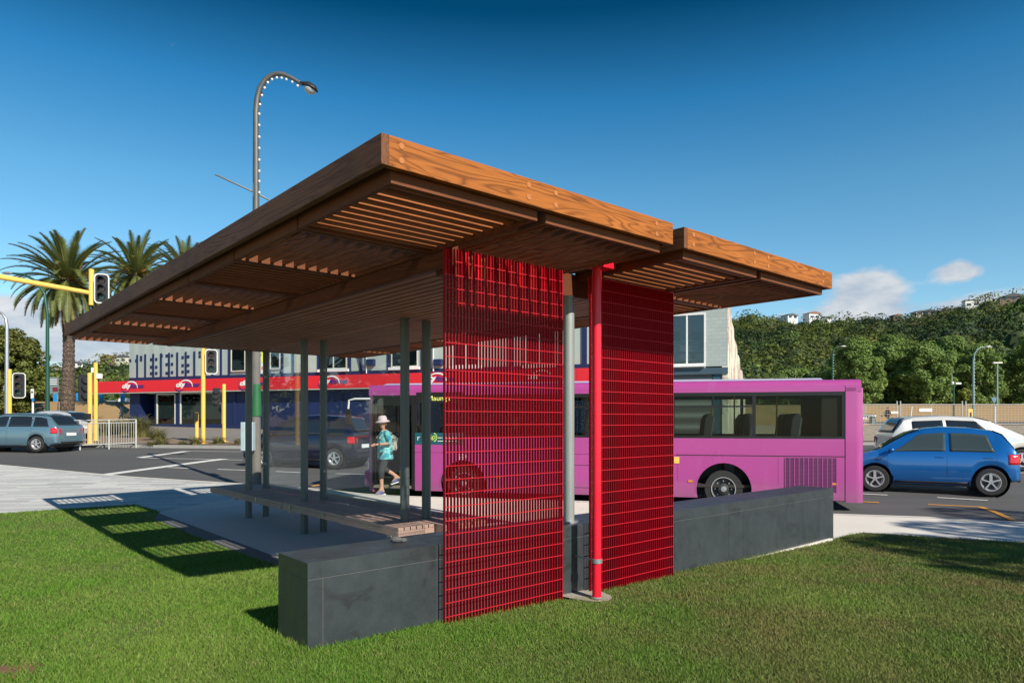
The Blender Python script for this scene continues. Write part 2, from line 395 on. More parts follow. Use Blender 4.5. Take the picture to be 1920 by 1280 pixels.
# light grey plank paving at the left, pale concrete footpath at the right
TH = R(41.1); UX, UY = math.cos(TH), math.sin(TH); VX, VY = -UY, UX
def uv(u, v, z=0.): return Vector((UX*u+VX*v, UY*u+VY*v, z))
joint_far = near_kerb[9]
split_near = uv(3.25, 4.2)
pav_left = near_kerb[:8]+[uv(5.0, 14.5), uv(3.25, 13.1), uv(3.25, 4.2), Vector((-1, -6, 0)), Vector((-40, -6, 0)), Vector((-40, 20, 0))]
pav_right = [near_kerb[7]]+near_kerb[8:]+[Vector((30, 6, 0)), Vector((30, -6, 0)), Vector((-1, -6, 0)), uv(3.25, 4.2), uv(3.25, 13.1), uv(5.0, 14.5)]
sheet('pavement', pav_left, pz, 1.2, m_paver)
sheet('footpath', pav_right, pz, 1.2, m_conc)
sheet('shelter_slab', [uv(3.25, 4.62), uv(9.3, 4.62), uv(7.4, 8.6), uv(6.6, 13.0), uv(3.25, 13.1)], pz, 1.5, m_slab, lift=.004)
MBe = MB(); e0, e1 = uv(3.02, 4.62), uv(3.24, 13.1)
MBe.add([uv(2.98, 4.62, .012), uv(3.24, 4.62, .012), uv(3.24, 13.1, .012), uv(2.98, 13.1, .012)], [(0, 1, 2, 3)])
tag(MBe.build('slab_edging', plain('shade_dark_edging', (.13, .13, .13), .8), fix=False), kind='structure')  # edging coloured dark for the shade it lies in
sheet('far_footpath', [*far_kerb[0:6], on(2000, 834), on(2700, 838), Vector((44, 42, 0)), Vector((12, 38.4, 0)), Vector((-30, 54.0, 0)), Vector((-60, 50, 0))], pz, 3., concrete('old_asphalt_path', (.17, .155, .14), (.24, .22, .20)))
# planting strip soil beside the guard rail and dry rubble yard
sheet('planting_bed', [on(-400, 829, pz), on(156, 834, pz), on(250, 832, pz), on(440, 834, pz), on(600, 834, pz), on(600, 829, pz), on(440, 829, pz), on(340, 826, pz), on(262, 812, pz), on(200, 806, pz), on(-300, 806, pz)], pz, 2.5, concrete('bark_and_gravel', (.17, .12, .075), (.29, .215, .15)), lift=.02)
def rubble():
    m = M('rubble'); v = m.n('ShaderNodeTexVoronoi', {'Scale': 1.6}).outputs[1]; g = m.noise(3, 6, rough=.7)
    c = m.mix(m.ramp(g, (.35, 0), (.65, 1)), (.22, .17, .11), (.55, .47, .36)); return m.out(c, .95, bump=g, bstr=1., bdist=.25)
m_rubble = rubble()
sheet('rubble_yard', [on(1380, 828, pz), on(1640, 827, pz), on(2300, 827, pz), on(2600, 800), on(1900, 799.5), on(1560, 799.5), on(1390, 800)], pz, 3., m_rubble, lift=.03)
sheet('far_road', [on(1560, 795.5), on(2400, 795.5), on(2400, 791), on(1560, 791)], gz, 4., m_asphalt, lift=.03)
# road markings
def stripe(pts, wd, m, lift=.012):
    mb = MB(); vs = []; fs = []
    P = []
    for a, b in zip(pts, pts[1:]):
        k = max(1, int((b-a).length/1.)); P += [a.lerp(b, j/k) for j in range(k)]
    P.append(pts[-1])
    for i, p in enumerate(P):
        d = P[min(i+1, len(P)-1)]-P[max(i-1, 0)]; d.z = 0; d.normalize(); n_ = Vector((-d.y, d.x, 0))*wd/2
        for q in (p-n_, p+n_): vs.append((q.x, q.y, gz(q.x, q.y)+lift))
    fs = [(2*i, 2*i+1, 2*i+3, 2*i+2) for i in range(len(P)-1)]
    return tag(mb.add(vs, fs).build('road_marking', m, fix=False), kind='structure')
for pts, wd, mm in [
    ([(262, 858), (350, 846)], .34, m_line), ([(354, 845.5), (452, 847)], .12, m_line), ([(263, 858.5), (455, 862.5)], .11, m_line),
    ([(191, 891), (420, 860.5)], .38, m_line), ([(316, 876.5), (362, 878.5)], .12, m_line), ([(408, 880), (470, 882)], .12, m_line),
    ([(517, 884), (568, 886.5)], .12, m_line), ([(630, 888), (690, 890)], .12, m_line), ([(585, 912), (612, 906)], .12, m_yline),
    ([(1606, 925.5), (1664, 928.5)], .10, m_line), ([(1757, 933), (1852, 938.5)], .10, m_line), ([(1908, 886.5), (2000, 889)], .12, m_line),
    ([(1566, 938.5), (1648, 942.5)], .10, m_yline), ([(1740, 946), (1838, 950.5)], .10, m_yline), ([(1838, 950.5), (1870, 962), (1900, 976)], .11, m_yline),
    ([(1560, 850), (2100, 853)], .1, m_line)]:
    stripe([on(*p) for p in pts], wd, mm)
# lawn
def P2(p): return Vector((p[0], p[1]))
L = lambda px, py: on(px, py, pz)
lawn_poly = [Vector((-14, 13.2)), *[P2(L(x, y)) for x, y in ((-120, 972), (0, 963), (120, 955), (228, 947.5), (255, 946.5), (300, 960))], P2(uv(2.98, 12.2)), P2(uv(2.98, 9)), P2(uv(2.98, 4.65)), P2(uv(1.9, 4.62)), P2(uv(1.9, 4.14)), P2(uv(4.05, 4.14)), P2(uv(4.12, 4.0)), P2(uv(4.52, 4.0)), P2(uv(4.6, 4.14)), P2(uv(9.3, 4.14)),
             *[P2(L(x, y)) for x, y in ((1590, 1004), (1620, 1000), (1680, 1003), (1760, 1009), (1920, 1018.5), (2300, 1042))], Vector((14, 1)), Vector((8, -5)), Vector((-14, -5))]
lawn_soil = sheet('lawn_soil', lawn_poly, lz, .35, m_soil, lift=-.004)
def inside_poly(P, x, y):
    c = False; n = len(P)
    for i in range(n):
        a, b = P[i], P[i-1]
        if (a.y > y) != (b.y > y) and x < (b.x-a.x)*(y-a.y)/(b.y-a.y)+a.x: c = not c
    return c
def inside_np(P, X, Y):
    c = np.zeros(len(X), bool); n = len(P)
    for i in range(n):
        a, b = P[i], P[i-1]
        if a.y == b.y: continue
        c ^= ((a.y > Y) != (b.y > Y)) & (X < (b.x-a.x)*(Y-a.y)/(b.y-a.y)+a.x)
    return c
def np_mesh(name, verts, nper, m, attr=None):
    """mesh of separate polygons, nper corners each"""
    n = len(verts)//nper; me = bpy.data.meshes.new(name)
    me.vertices.add(len(verts)); me.vertices.foreach_set('co', np.ascontiguousarray(verts, dtype=np.float32).ravel())
    me.loops.add(len(verts)); me.loops.foreach_set('vertex_index', np.arange(len(verts), dtype=np.int32))
    me.polygons.add(n); me.polygons.foreach_set('loop_start', np.arange(0, n*nper, nper, dtype=np.int32))
    if attr is not None:
        a = me.attributes.new('tone', 'FLOAT_COLOR', 'POINT'); a.data.foreach_set('color', np.ascontiguousarray(np.repeat(attr, nper, axis=0), dtype=np.float32).ravel())
    me.update(calc_edges=True); me.materials.append(m)
    o = bpy.data.objects.new(name, me); col.objects.link(o); return o
def grass():
    N = 1950000
    r = 2.3*np.exp(rng.random(N)*math.log(15.5/2.3)); a = R(-62)+rng.random(N)*R(124)
    X = r*np.sin(a); Y = r*np.cos(a); k = inside_np(lawn_poly, X, Y); X = X[k]; Y = Y[k]; r = r[k]; b_ = on(30, 1256, lz); keep = (((X-b_.x+.1)/.25)**2+((Y-b_.y)/.12)**2+1.5*(rng.random(len(X))-.5)+.5*np.sin(X*37)*np.sin(Y*41)) > .8; X = X[keep]; Y = Y[keep]; r = r[keep]; n = len(X)
    yy = Y+.12*np.maximum(0, -X); t = np.clip((yy-4.2)/5.4, 0, 1); sm = t*t*(3-2*t)
    g = .01*np.clip(-X-5, 0, 45)*np.clip((Y-14)/10, 0, 1)+.025*(np.clip(Y, 14, 66)-14)
    Z = g+.014+.128*(1-sm)
    # taller uncut blades close to the wall foot
    U_ = UX*X+UY*Y; V_ = VX*X+VY*Y
    edge = np.exp(-np.maximum(0, 4.14-V_)/.07)*(U_ > 1.8)*(V_ < 4.2)+np.exp(-np.abs(U_-1.87)/.07)*(V_ > 4.1)*(V_ < 4.7)
    h = (.011+.021*rng.random(n)**1.4)*(1+.9*edge*rng.random(n)); 
    wv = np.sin(X*2.3+np.sin(Y*1.7)*1.5)*np.sin(Y*2.9+X)*.5+.5; h *= .8+.4*wv
    wd = (.0015+.0014*rng.random(n))*(1+r/9)
    th = rng.random(n)*2*math.pi; le = (rng.random(n)**.7)*h*1.1; lt = rng.random(n)*2*math.pi
    b = np.stack([X, Y, Z-.004], 1); s = np.stack([np.cos(th)*wd, np.sin(th)*wd, np.zeros(n)], 1)
    tip = b+np.stack([np.cos(lt)*le, np.sin(lt)*le, h], 1)
    V = np.stack([b-s, b+s, tip], 1).reshape(-1, 3)
    o = np_mesh('grass', V, 3, m_grass); tag(o, 'short mown green lawn grass around the shelter', 'grass', kind='stuff')
    print('blades', n)
grass()
# ================================================================ BUS SHELTER (local x along the stone wall, local y away from it)
SH = uv(4.4, 7.0); SO = (4.4, 7.0, 0)
sh = empty('bus_shelter', (SH.x, SH.y, 0), TH, 'open timber-roofed bus shelter with slatted canopy on grey steel posts', 'bus shelter')
def S(): return MB(SO)
ZF, ZT, ZB = 2.91, 3.07, 2.85
U0, U1, U2, U3, V0, V1 = 1.82, 4.30, 4.44, 6.94, 3.10, 12.6
tk = .045
def fascia(u0, u1, v0, v1, m, label=None):
    return tag(S().box(u0, u1, v0, v1, ZF, ZT).build('fascia_board', m, sh, bevel=.003), label)
for a, b in ((U0, U1), (U2, U3)):
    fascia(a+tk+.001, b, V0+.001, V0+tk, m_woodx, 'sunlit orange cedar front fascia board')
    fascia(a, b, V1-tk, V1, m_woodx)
js = [V0+tk+.002, 5.9, 9.3, V1-tk-.002]
for a, b in zip(js, js[1:]):
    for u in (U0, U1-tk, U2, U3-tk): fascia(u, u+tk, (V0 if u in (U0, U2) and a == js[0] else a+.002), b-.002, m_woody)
m_plug = plain('plug_timber', (.43, .155, .045), .8)
for a, b in ((U0, U1), (U2, U3)):                   # end-grain plugs over the screws
    for uu in (a+.12, a+1.02, a+1.25, b-.2):
        for zz in (2.955, 3.03): pb = S(); pb.lathe((uu, V0+.001, zz), (0, -1, 0), [(0, .017), (.003, .017), (.003, 0)], 14); pb.build('screw_plug', m_plug, sh)
    pass
cols_ = [(1.905, 2.985), (3.035, U1-tk-.02), (U2+tk+.02, 5.62), (5.67, U3-tk-.02)]
dv = (V1-V0-2*tk-.02)/8
for i, (a, b) in enumerate(cols_):
    for j in range(8):
        if 0 < j < 7 and i in (1, 2): continue
        v0 = V0+tk+.01+j*dv; v1 = v0+dv; g = .012
        a_, b_, c_, d_ = a+g, b-g, v0+g, v1-g; ft = .035
        fr = S(); z1 = ZB+.115
        fr.box(a_, b_, c_, c_+ft, ZB, z1); fr.box(a_, b_, d_-ft, d_, ZB, z1)
        fr.box(a_, a_+ft, c_+ft+.001, d_-ft-.001, ZB+.001, z1); fr.box(b_-ft, b_, c_+ft+.001, d_-ft-.001, ZB+.001, z1)
        f = fr.build('louvre_frame', m_frm, sh)
        sl = S(); along_u = (i+j) % 2 == 0; ns = 10; zs0, zs1 = ZB+.012, ZB+.082
        if along_u:
            for k in range(ns):
                y = c_+ft+(k+.5)*(d_-c_-2*ft)/ns; sl.box(a_+ft+.001, b_-ft-.001, y-.017, y+.017, zs0, zs1)
        else:
            for k in range(ns):
                x = a_+ft+(k+.5)*(b_-a_-2*ft)/ns; sl.box(x-.012, x+.012, c_+ft+.001, d_-ft-.001, zs0, zs1)
        sl.build('louvre_slats', m_slatx if along_u else m_slaty, f)
for a, b in ((U0, U1), (U2, U3)):                   # strips added to stop sunlight slipping between fascia and louvres
    for x0, x1 in ((a+tk+.001, a+tk+.062), (b-tk-.05, b-tk-.001)): S().box(x0, x1, V0+tk+.002, V1-tk-.002, 2.9655, 2.975).build('sun_block_strip', m_beam, sh)
# roof joists above the louvres carry them to the fascia
for (a, b) in ((U0, U1), (U2, U3)):
    S().box((a+b)/2-.02, (a+b)/2+.02, V0+tk+.001, V1-tk-.001, ZB+.127, ZT-.02).build('joist', m_beam, sh)
    rb = S()
    for j in range(1, 8): 
        v = V0+tk+.01+j*dv; rb.box(a+tk+.001, (a+b)/2-.021, v-.018, v+.018, ZB+.127, ZT-.025); rb.box((a+b)/2+.021, b-tk-.001, v-.018, v+.018, ZB+.127, ZT-.025)
    rb.build('cross_joist', m_beam, sh)
cA, cB, cV0, cV1 = cols_[0][1]+.01, cols_[3][0]-.01, V0+tk+.01+dv+.02, V0+tk+.01+7*dv-.01
S().box(cA-.005, cA+.05, 4.09, cV1+.10, 2.735, 2.968).build('main_beam', m_beam, sh, bevel=.003)
S().box(cB-.05, cB+.005, 4.09, cV1+.10, 2.735, 2.968).build('main_beam', m_beam, sh, bevel=.003)
S().box(cA+.052, cB-.052, cV0-.06, cV0+.03, 2.70, 2.90).build('cross_beam', m_beam, sh, bevel=.003)
S().box(cA+.052, cB-.052, cV1+.0, cV1+.06, 2.74, 2.95).build('cross_beam', m_beam, sh, bevel=.003)
S().box(cA+.05, cB-.05, cV0+.04, cV1-.002, 2.90, 2.93).build('roof_deck', m_darkdeck, sh)
cb_ = S(); n_ = 24; pw = (cB-cA-.104)/n_
for k in range(n_):
    x = cA+.052+k*pw; z = 2.742+.004*random.random(); cuts = sorted([cV0+.04, cV1-.004]+[random.uniform(cV0+1, cV1-1) for _ in range(2)])
    for a, b in zip(cuts, cuts[1:]): cb_.box(x+.014, x+pw-.014, a+.001, b-.001, z, 2.77)
cb_.build('ceiling_boards', m_ceil, sh)
for u in (4.21, 4.50):
    for v in (6.66, 9.28, 11.40):
        S().lathe((u, v, .0), (0, 0, 1), [(0, .0), (0, .052), (2.75, .052), (2.75, 0)], 28).build('post', m_post, sh, smooth=True)
pp = S().lathe((4.42, 4.30, .70), (0, 0, 1), [(0, 0), (0, .05), (2.0, .05), (2.0, 0)], 28).build('post', plain('sunlit_post_steel', (.30, .33, .32), .45, .25, .1, 3), sh, smooth=True)  # same post steel, coloured lighter because this post stands in sun
S().lathe((4.42, 4.30, .70), (0, 0, 1), [(.001, .085), (.014, .085), (.014, .052)], 24).build('base_plate', m_galv, pp)
for v0, v1 in ((9.50, 11.18), (6.88, 9.06)):
    gl = S().box(4.350, 4.360, v0, v1, .50, 2.735).build('glass_pane', m_glass, sh)
    for v in (v0+.12, v1-.12):
        for z in (.9, 2.3): S().lathe((4.345, v, z), (1, 0, 0), [(0, 0), (0, .022), (.02, .022), (.02, 0)], 14).build('clamp', m_galv, gl)
# steel grating screens
VS = 4.05
def screen(u0, u1, zb):
    g = S(); d = .024; zt = 2.845; nb = int(round((u1-u0)/.0297))
    for k in range(nb+1):
        u = u0+(u1-u0)*k/nb; t = .0022 if 0 < k < nb else .0035
        g.box(u-t, u+t, VS, VS+d, zb, zt)
    sc_ = g.build('screen', m_red, sh)
    tag(sc_, 'tall red steel grating screen')
    r_ = S(); z = zb+.006; 
    while z < zt:
        zz = z+.0; r_.box(u0-.004, u1+.004, VS+.0006, VS+.006, zz-.0028, zz+.0028); z += .0985
    r_.build('cross_rods', plain('red_rod_coat', (.50, .014, .026), .5, spec=.2), sc_)
    b_ = S()
    for kk in range(9): u = u0+.06+kk*(u1-u0-.12)/8; b_.box(u-.02, u+.02, VS+.024, VS+.075, 2.66, 2.84)
    b_.build('bracket', m_redpole, sc_)
    return sc_
screen(2.90, 4.09, .085); screen(4.44, 5.62, .075)
pl_ = S().lathe((4.31, 3.87, .0), (0, 0, 1), [(0, 0), (0, .038), (2.87, .038), (2.87, 0)], 28).build('red_pole', m_redpole, sh, smooth=True)
tag(pl_, 'bright red round steel pole')
S().box(4.24, 4.47, 3.80, 3.93, 2.865, 2.955).build('pole_head', m_redpole, pl_, bevel=.003)
cl = S().lathe((4.31, 3.87, .42), (0, 0, 1), [(0, .039), (0, .046), (.035, .046), (.035, .039)], 24); cl.tube([(4.31, 3.91, .437), (4.33, 4.138, .437)], .006, 8); cl.build('clamp_ring', m_galv, pl_, smooth=True)
S().lathe((4.31, 3.87, .13), (0, 0, 1), [(0, .039), (0, .05), (.012, .05), (.012, .039)], 24).build('collar', m_galv, pl_)
tag(sheet('pole_footing', [uv(4.17, 3.96), uv(4.19, 3.83), uv(4.25, 3.775), uv(4.33, 3.76), uv(4.41, 3.79), uv(4.47, 3.86), uv(4.49, 3.97), uv(4.48, 4.138), uv(4.14, 4.138)], lambda x, y: .125+.01*noise.noise(Vector((x*9, y*9, 0))), .07, plain('dusty_concrete', (.36, .31, .26), .9, 0, .3, 9, bump=.6)), kind='structure')
# ================================================================ STONE WALL
WU0, WU1, WV0, WV1, WZ = 1.90, 9.30, 4.14, 4.60, .70
wl = empty('stone_wall', tuple(uv(5.6, 4.37)), TH, 'low dark basalt block wall running through the shelter front', 'wall'); WO = (5.6, 4.37, 0)
MB(WO).box(WU0+.004, WU1-.004, WV0+.004, WV1-.004, -.05, WZ-.01).build('mortar_core', m_grout, wl)
def useam(px):                                      # joints seen on the front face
    d = (px-960)/FPX; Y = WV0/(VX*d+VY); return UX*d*Y+UY*Y
low = [WU0]+[useam(p) for p in (606, 820)]+[3.5, 4.1]+[useam(p) for p in (1102, 1265.5, 1366.5, 1393.5, 1474, 1497, 1556)]+[WU1]
def courses(us, z0, z1, name):
    g = .0014
    for a, b in zip(us, us[1:]):
        MB(WO).box(a+g*(a != us[0]), b-g*(b != us[-1]), WV0, WV1, z0, z1).build(name, m_stone, wl, bevel=.0015)
courses(low, .03, .591, 'base_block')
courses([WU0]+[useam(p) for p in (820,)]+[3.6]+[useam(p) for p in (1102, 1366.5, 1474)]+[WU1], .594, WZ, 'coping_block')
MB(WO).box(3.9, WU1-.1, WV0-.035, WV0-.001, -.05, .045).build('footing', m_conc, wl)
rk = MB(); p = uv(2.72, 4.42, WZ)
rk.blob((p.x, p.y, p.z+.022), .045, .03, .024, 9, 6); rk.blob((p.x+.05, p.y+.01, p.z+.015), .03, .022, .018, 8, 5)
tag(rk.build('litter', plain('crumpled_grey_rag', (.10, .10, .095), .8, bump=.6)), 'small dark crumpled rag lying on the wall top beside the left red screen', 'litter')
# ================================================================ BENCH
bn = empty('bench', tuple(uv(4.4, 9.0)), TH, 'long double-sided slatted timber bench threaded by the shelter posts', 'bench'); BO = (4.4, 9.0, 0)
def half(u0, u1, cuts, m):
    nb = 6; pw = (u1-u0)/nb
    for (v0, v1, du) in cuts:
        tb = MB(BO)
        for k in range(nb):
            a = u0+k*pw+du; tb.box(a+.006, a+pw-.006, v0+.002, v1-.002, .435, .470)
        s_ = tb.build('seat_slats', m, bn, bevel=.002)
        ap = MB(BO)
        for vv in (v0+.008, v1-.008): ap.box(u0+du+.005, u1+du-.005, vv-.006, vv+.006, .378, .433)
        ap.box(u0+du+.002, u0+du+.030, v0+.02, v1-.02, .375, .4335); ap.box(u1+du-.030, u1+du-.002, v0+.02, v1-.02, .375, .4335)
        ap.build('apron', m, bn)
half(3.88, 4.345, [(6.27, 7.62, .0), (7.62, 9.3, .015), (9.3, 10.9, .0), (10.9, 12.35, .02)], m_bench)
half(4.365, 4.95, [(6.12, 7.9, .0), (7.9, 9.9, .0), (9.9, 12.2, .0)], m_bench)
for v in (6.66, 9.28, 11.40): MB(BO).box(3.95, 4.88, v-.11, v-.06, .33, .378).build('support_bracket', m_galv, bn)
for v in (6.9, 8.0, 9.0, 10.2): MB(BO).box(3.874, 3.8835, v, v+.03, .40, .455).build('metal_clip', m_chrome, bn)
# ================================================================ TEXT
def text_mesh(name, s, size, origin, right, up, out, m, parent, shear=0., depth=.01, align='LEFT', width=None, bold=0.):
    """raised lettering: right/up/out are world directions; origin is the baseline start"""
    cu = bpy.data.curves.new(name, 'FONT'); cu.body = s; cu.size = size; cu.shear = shear; cu.extrude = depth/2; cu.align_x = align; cu.offset = bold
    t = bpy.data.objects.new('tmp', cu); col.objects.link(t); bpy.context.view_layer.update()
    me = bpy.data.meshes.new_from_object(t.evaluated_get(bpy.context.evaluated_depsgraph_get())); bpy.data.objects.remove(t)
    r, u, n = Vector(right).normalized(), Vector(up).normalized(), Vector(out).normalized(); o_ = Vector(origin)
    k = 1.
    if width and len(me.vertices):
        xs = [v.co.x for v in me.vertices]; k = width/(max(xs)-min(xs))
    par = Matrix.Identity(4)
    if parent: par = (Matrix.Translation(parent.location) @ Matrix.Rotation(parent.rotation_euler.z, 4, 'Z')).inverted()
    for v in me.vertices: v.co = par @ (o_+r*v.co.x*k+u*v.co.y+n*(v.co.z+depth/2))
    me.name = name; me.materials.clear(); me.materials.append(m)
    o = bpy.data.objects.new(name, me); col.objects.link(o)
    if parent: o.parent = parent
    return o
# ================================================================ SHOP BUILDING
BA = Vector((-32.5, 54.3, 0)); BD = Vector((.932, -.361, 0)).normalized(); BN = Vector((-.361, -.932, 0)).normalized()   # facade start, direction, outward normal
BROT = math.atan2(BD.y, BD.x)
def tx(px, off=0.):                                  # distance along the facade for a sight line
    d = (px-960)/FPX; A = BA+BN*off; return (d*A.y-A.x)/(BD.x-d*BD.y)
def fy(t): return BA.y+BD.y*t
def fz(px, py): return EYE+(788-py)/FPX*fy(tx(px))
class FB:
    """boxes in facade coordinates: t along, q outward, z up"""
    def __init__(s): s.m = MB((tx(243), 0, 0))
    def box(s, t0, t1, q0, q1, z0, z1): s.m.box(t0, t1, -q1, -q0, z0, z1); return s
base_loc = BA+BD*tx(243)
def gzl(t): p = BA+BD*t; return gz(p.x, p.y)
def bl(name, f, m, parent, **k): return f.m.build(name, m, parent, **k)
shop = empty('shop_building', (base_loc.x, base_loc.y, 0), BROT, 'two-storey pale green and navy fitness centre with long red fascia', 'building')
t0, t1 = tx(243.5), tx(1228); TOP = 8.4
m_pale = plain('pale_green_render', (.42, .47, .42), .75, 0, .08, 2, bump=.1)
def corr():
    m = M('fibre_cement_cladding'); v = m.n('ShaderNodeTexWave', {'Scale': 3.0, 'Distortion': 0.}, wave_type='BANDS', bands_direction='X').outputs[1]
    f = m.noise(.8, 6, m.vec((1, 1, .35)), .65); c = m.mix(f, (.30, .35, .33), (.44, .49, .46)); return m.out(c, .6, bump=v, bstr=.5, bdist=.03)
m_clad = corr()
m_navy = plain('navy_paint', (.009, .020, .080), .55, 0, .15, 1.2)
m_navyd = plain('navy_recess_paint', (.010, .02, .075), .6)  # second navy, nearly the same as the wall paint
m_bandred = plain('signal_red_fascia', (.72, .018, .028), .5, 0, .06, .6)
m_frame = plain('cream_window_frame', (.60, .58, .50), .5)
m_int = plain('dim_interior', (.05, .06, .06), .8, 0, .5, .8)
zb0, zb1 = 3.72, 4.58
gnd = lambda t: gzl(t)-.15
bl('upper_wall', FB().box(t0, t1, -9, 0, zb1-.05, TOP), m_pale, shop)
tc1 = tx(432)
bl('metal_cladding', FB().box(t0+.002, tc1, .002, .05, zb1+.28, TOP-.02), m_clad, shop)
bl('parapet', FB().box(t0-.05, t1, -9.05, .09, TOP, TOP+.18), m_galv, shop)
# navy ribs and blocks where the cladding letters were taken down
rib = FB()
for px in (259, 274, 289, 303.5, 318.6, 334, 350, 366, 385, 400, 416, 431): 
    t = tx(px); top = TOP-.3 if px > 390 else fz(px, 665-(px-259)*.06)
    rb_ = FB().box(t-.07, t+.07, .05, .11, zb1+.05, top); bl('navy_rib', rb_, m_navy, shop)
for px, ys in ((245.5, [676]), (257, [676]), (266, [(667, 677)]), (285, [674, 688, 700]), (294.5, [673.5, 688, 699.5]), (304.5, [667]), (314, [667, 683, 699.5]), (324, [666.5, 682.5, 698]), (344, [670, 685, 697]), (354.5, [668.5, 684.5, 696]), (376, [661, 668]), (385.5, [667])):
    for y in ys:
        a, b = (y if isinstance(y, tuple) else (y-2.6, y+2.6)); t = tx(px)
        bl('navy_block', FB().box(t-.10, t+.10, .052, .09, fz(px, b), fz(px, a)), m_navy, shop)
bl('navy_plinth_band', FB().box(t0, t1, .003, .07, zb1-.02, zb1+.28), m_navy, shop)
def pil(px, w, za=None, zb=None):
    t = tx(px); bl('navy_pilaster', FB().box(t-w/2, t+w/2, .002, .07, za or zb1+.281, zb or TOP-.02), m_navy, shop)
for px, w_ in ((470, .2), (505, .35), (529, .25), (550, .16), (599, .25), (656, .22), (677.5, .2), (730, .25), (793, .25), (1096, .3), (880, .25), (960, .25), (1170, .25)): pil(px, w_)
def upwin(pa, pb, ybot, div=1, sill=True, cont=False):
    a, b = tx(pa), tx(pb); z0 = fz((pa+pb)/2, ybot); z1 = TOP-1.0
    wf = FB()
    for x0, x1, y0, y1 in ((a, b, z0, z0+.07), (a, b, z1-.07, z1), (a, a+.07, z0+.071, z1-.071), (b-.07, b, z0+.071, z1-.071)): wf.box(x0, x1, .071, .13, y0, y1)
    for k in range(1, div): x = a+(b-a)*k/div; wf.box(x-.035, x+.035, .072, .12, z0+.071, z1-.071)
    f = bl('window', wf, m_frame, shop)
    bl('pane', FB().box(a+.071, b-.071, .075, .09, z0+.071, z1-.071), m_shopglass, f)
    if sill: bl('sill', FB().box(a-.15, b+.15, .072, .24, z0-.18, z0-.002), m_white, f)
    bl('dim_room', FB().box(a+.08, b-.08, .066, .0735, z0+.08, z1-.08), m_int, f)
upwin(435, 462, 696.5, 1, False); upwin(508, 527, 692, 1, False); upwin(602, 652, 692, 2); upwin(735, 785, 688, 2); upwin(850, 900, 686, 2); upwin(985, 1040, 684, 2)
# drain pipes, brace rods and boxes on the upper wall
for px in (686, 811):
    t = tx(px); q = MB((tx(243), 0, 0)); q.tube([(t-.9, -.14, TOP-.5), (t-.1, -.14, zb1+.2)], .06, 8); bl_ = q.build('brace_rod', m_navy, shop)
    q = MB((tx(243), 0, 0)); q.tube([(t+.12, -.12, TOP-.2), (t+.12, -.12, zb1+.1)], .04, 8); q.build('pipe', m_white, shop)
    bx_ = FB().box(t+.2, t+.75, .003, .3, fz(px, 686), fz(px, 674)); bl('service_box', bx_, m_navy, shop, bevel=.02)
# red fascia reaching beyond the corner
bandm = FB().box(tx(181), t1+.3, .075, .62, zb0, zb1); bl('red_fascia', bandm, m_bandred, shop, bevel=.01)
for t in [tx(181)+k*4.9 for k in range(1, 9)]: bl('fascia_joint', FB().box(t-.008, t+.008, .6205, .623, zb0+.02, zb1-.02), m_navyd, shop)
bl('soffit', FB().box(tx(181)+.02, t1+.28, .003, .60, zb0-.06, zb0-.002), m_frame, shop)
m_logow = plain('white_logo_vinyl', (.82, .82, .80), .5); m_logon = plain('purple_navy_logo_vinyl', (.085, .02, .17), .5)
def logo(px):
    t = tx(px, .63); o_ = BA+BD*t+BN*.625; zc = (zb0+zb1)/2
    def P(a, b): return o_+BD*a+Vector((0, 0, zc+b))
    lg = text_mesh('logo_word', 'city', .50, P(-.78, -.10), BD, (0, 0, 1), BN, m_logow, shop, .25, .02, width=.86, bold=.018)
    text_mesh('logo_word', 'fitness', .46, P(.02, -.12), BD, (0, 0, 1), BN, m_logon, shop, .25, .02, width=1.42, bold=.016)
    def arc(name, c, rx, rz, a0, a1, w0, w1, m):
        vs = []; fs = []; n = 18
        for i in range(n+1):
            a = R(a0+(a1-a0)*i/n); wd = w0+(w1-w0)*math.sin(math.pi*min(1, i/n*1.15)/1.15) ; 
            for s_ in (-.5, .5): vs.append(P(c[0]+math.cos(a)*(rx+s_*wd), c[1]+math.sin(a)*(rz+s_*wd))+BN*.012)
        fs = [(2*i, 2*i+1, 2*i+3, 2*i+2) for i in range(n)]
        mb = MB(); mb.add(vs, fs); me_o = mb.build(name, m, shop)
        inv = (Matrix.Translation(shop.location) @ Matrix.Rotation(BROT, 4, 'Z')).inverted()
        for v in me_o.data.vertices: v.co = inv @ v.co
        so_ = me_o.modifiers.new('thickness', 'SOLIDIFY'); so_.thickness = .012
    arc('logo_swoosh', (.18, -.05), .62, .42, 150, -8, .015, .10, m_logow)
    arc('logo_swoosh', (-.42, -.12), .42, .27, 175, 330, .02, .08, m_logon)
for px in (243, 345, 466, 617, 815, 1010): logo(px)
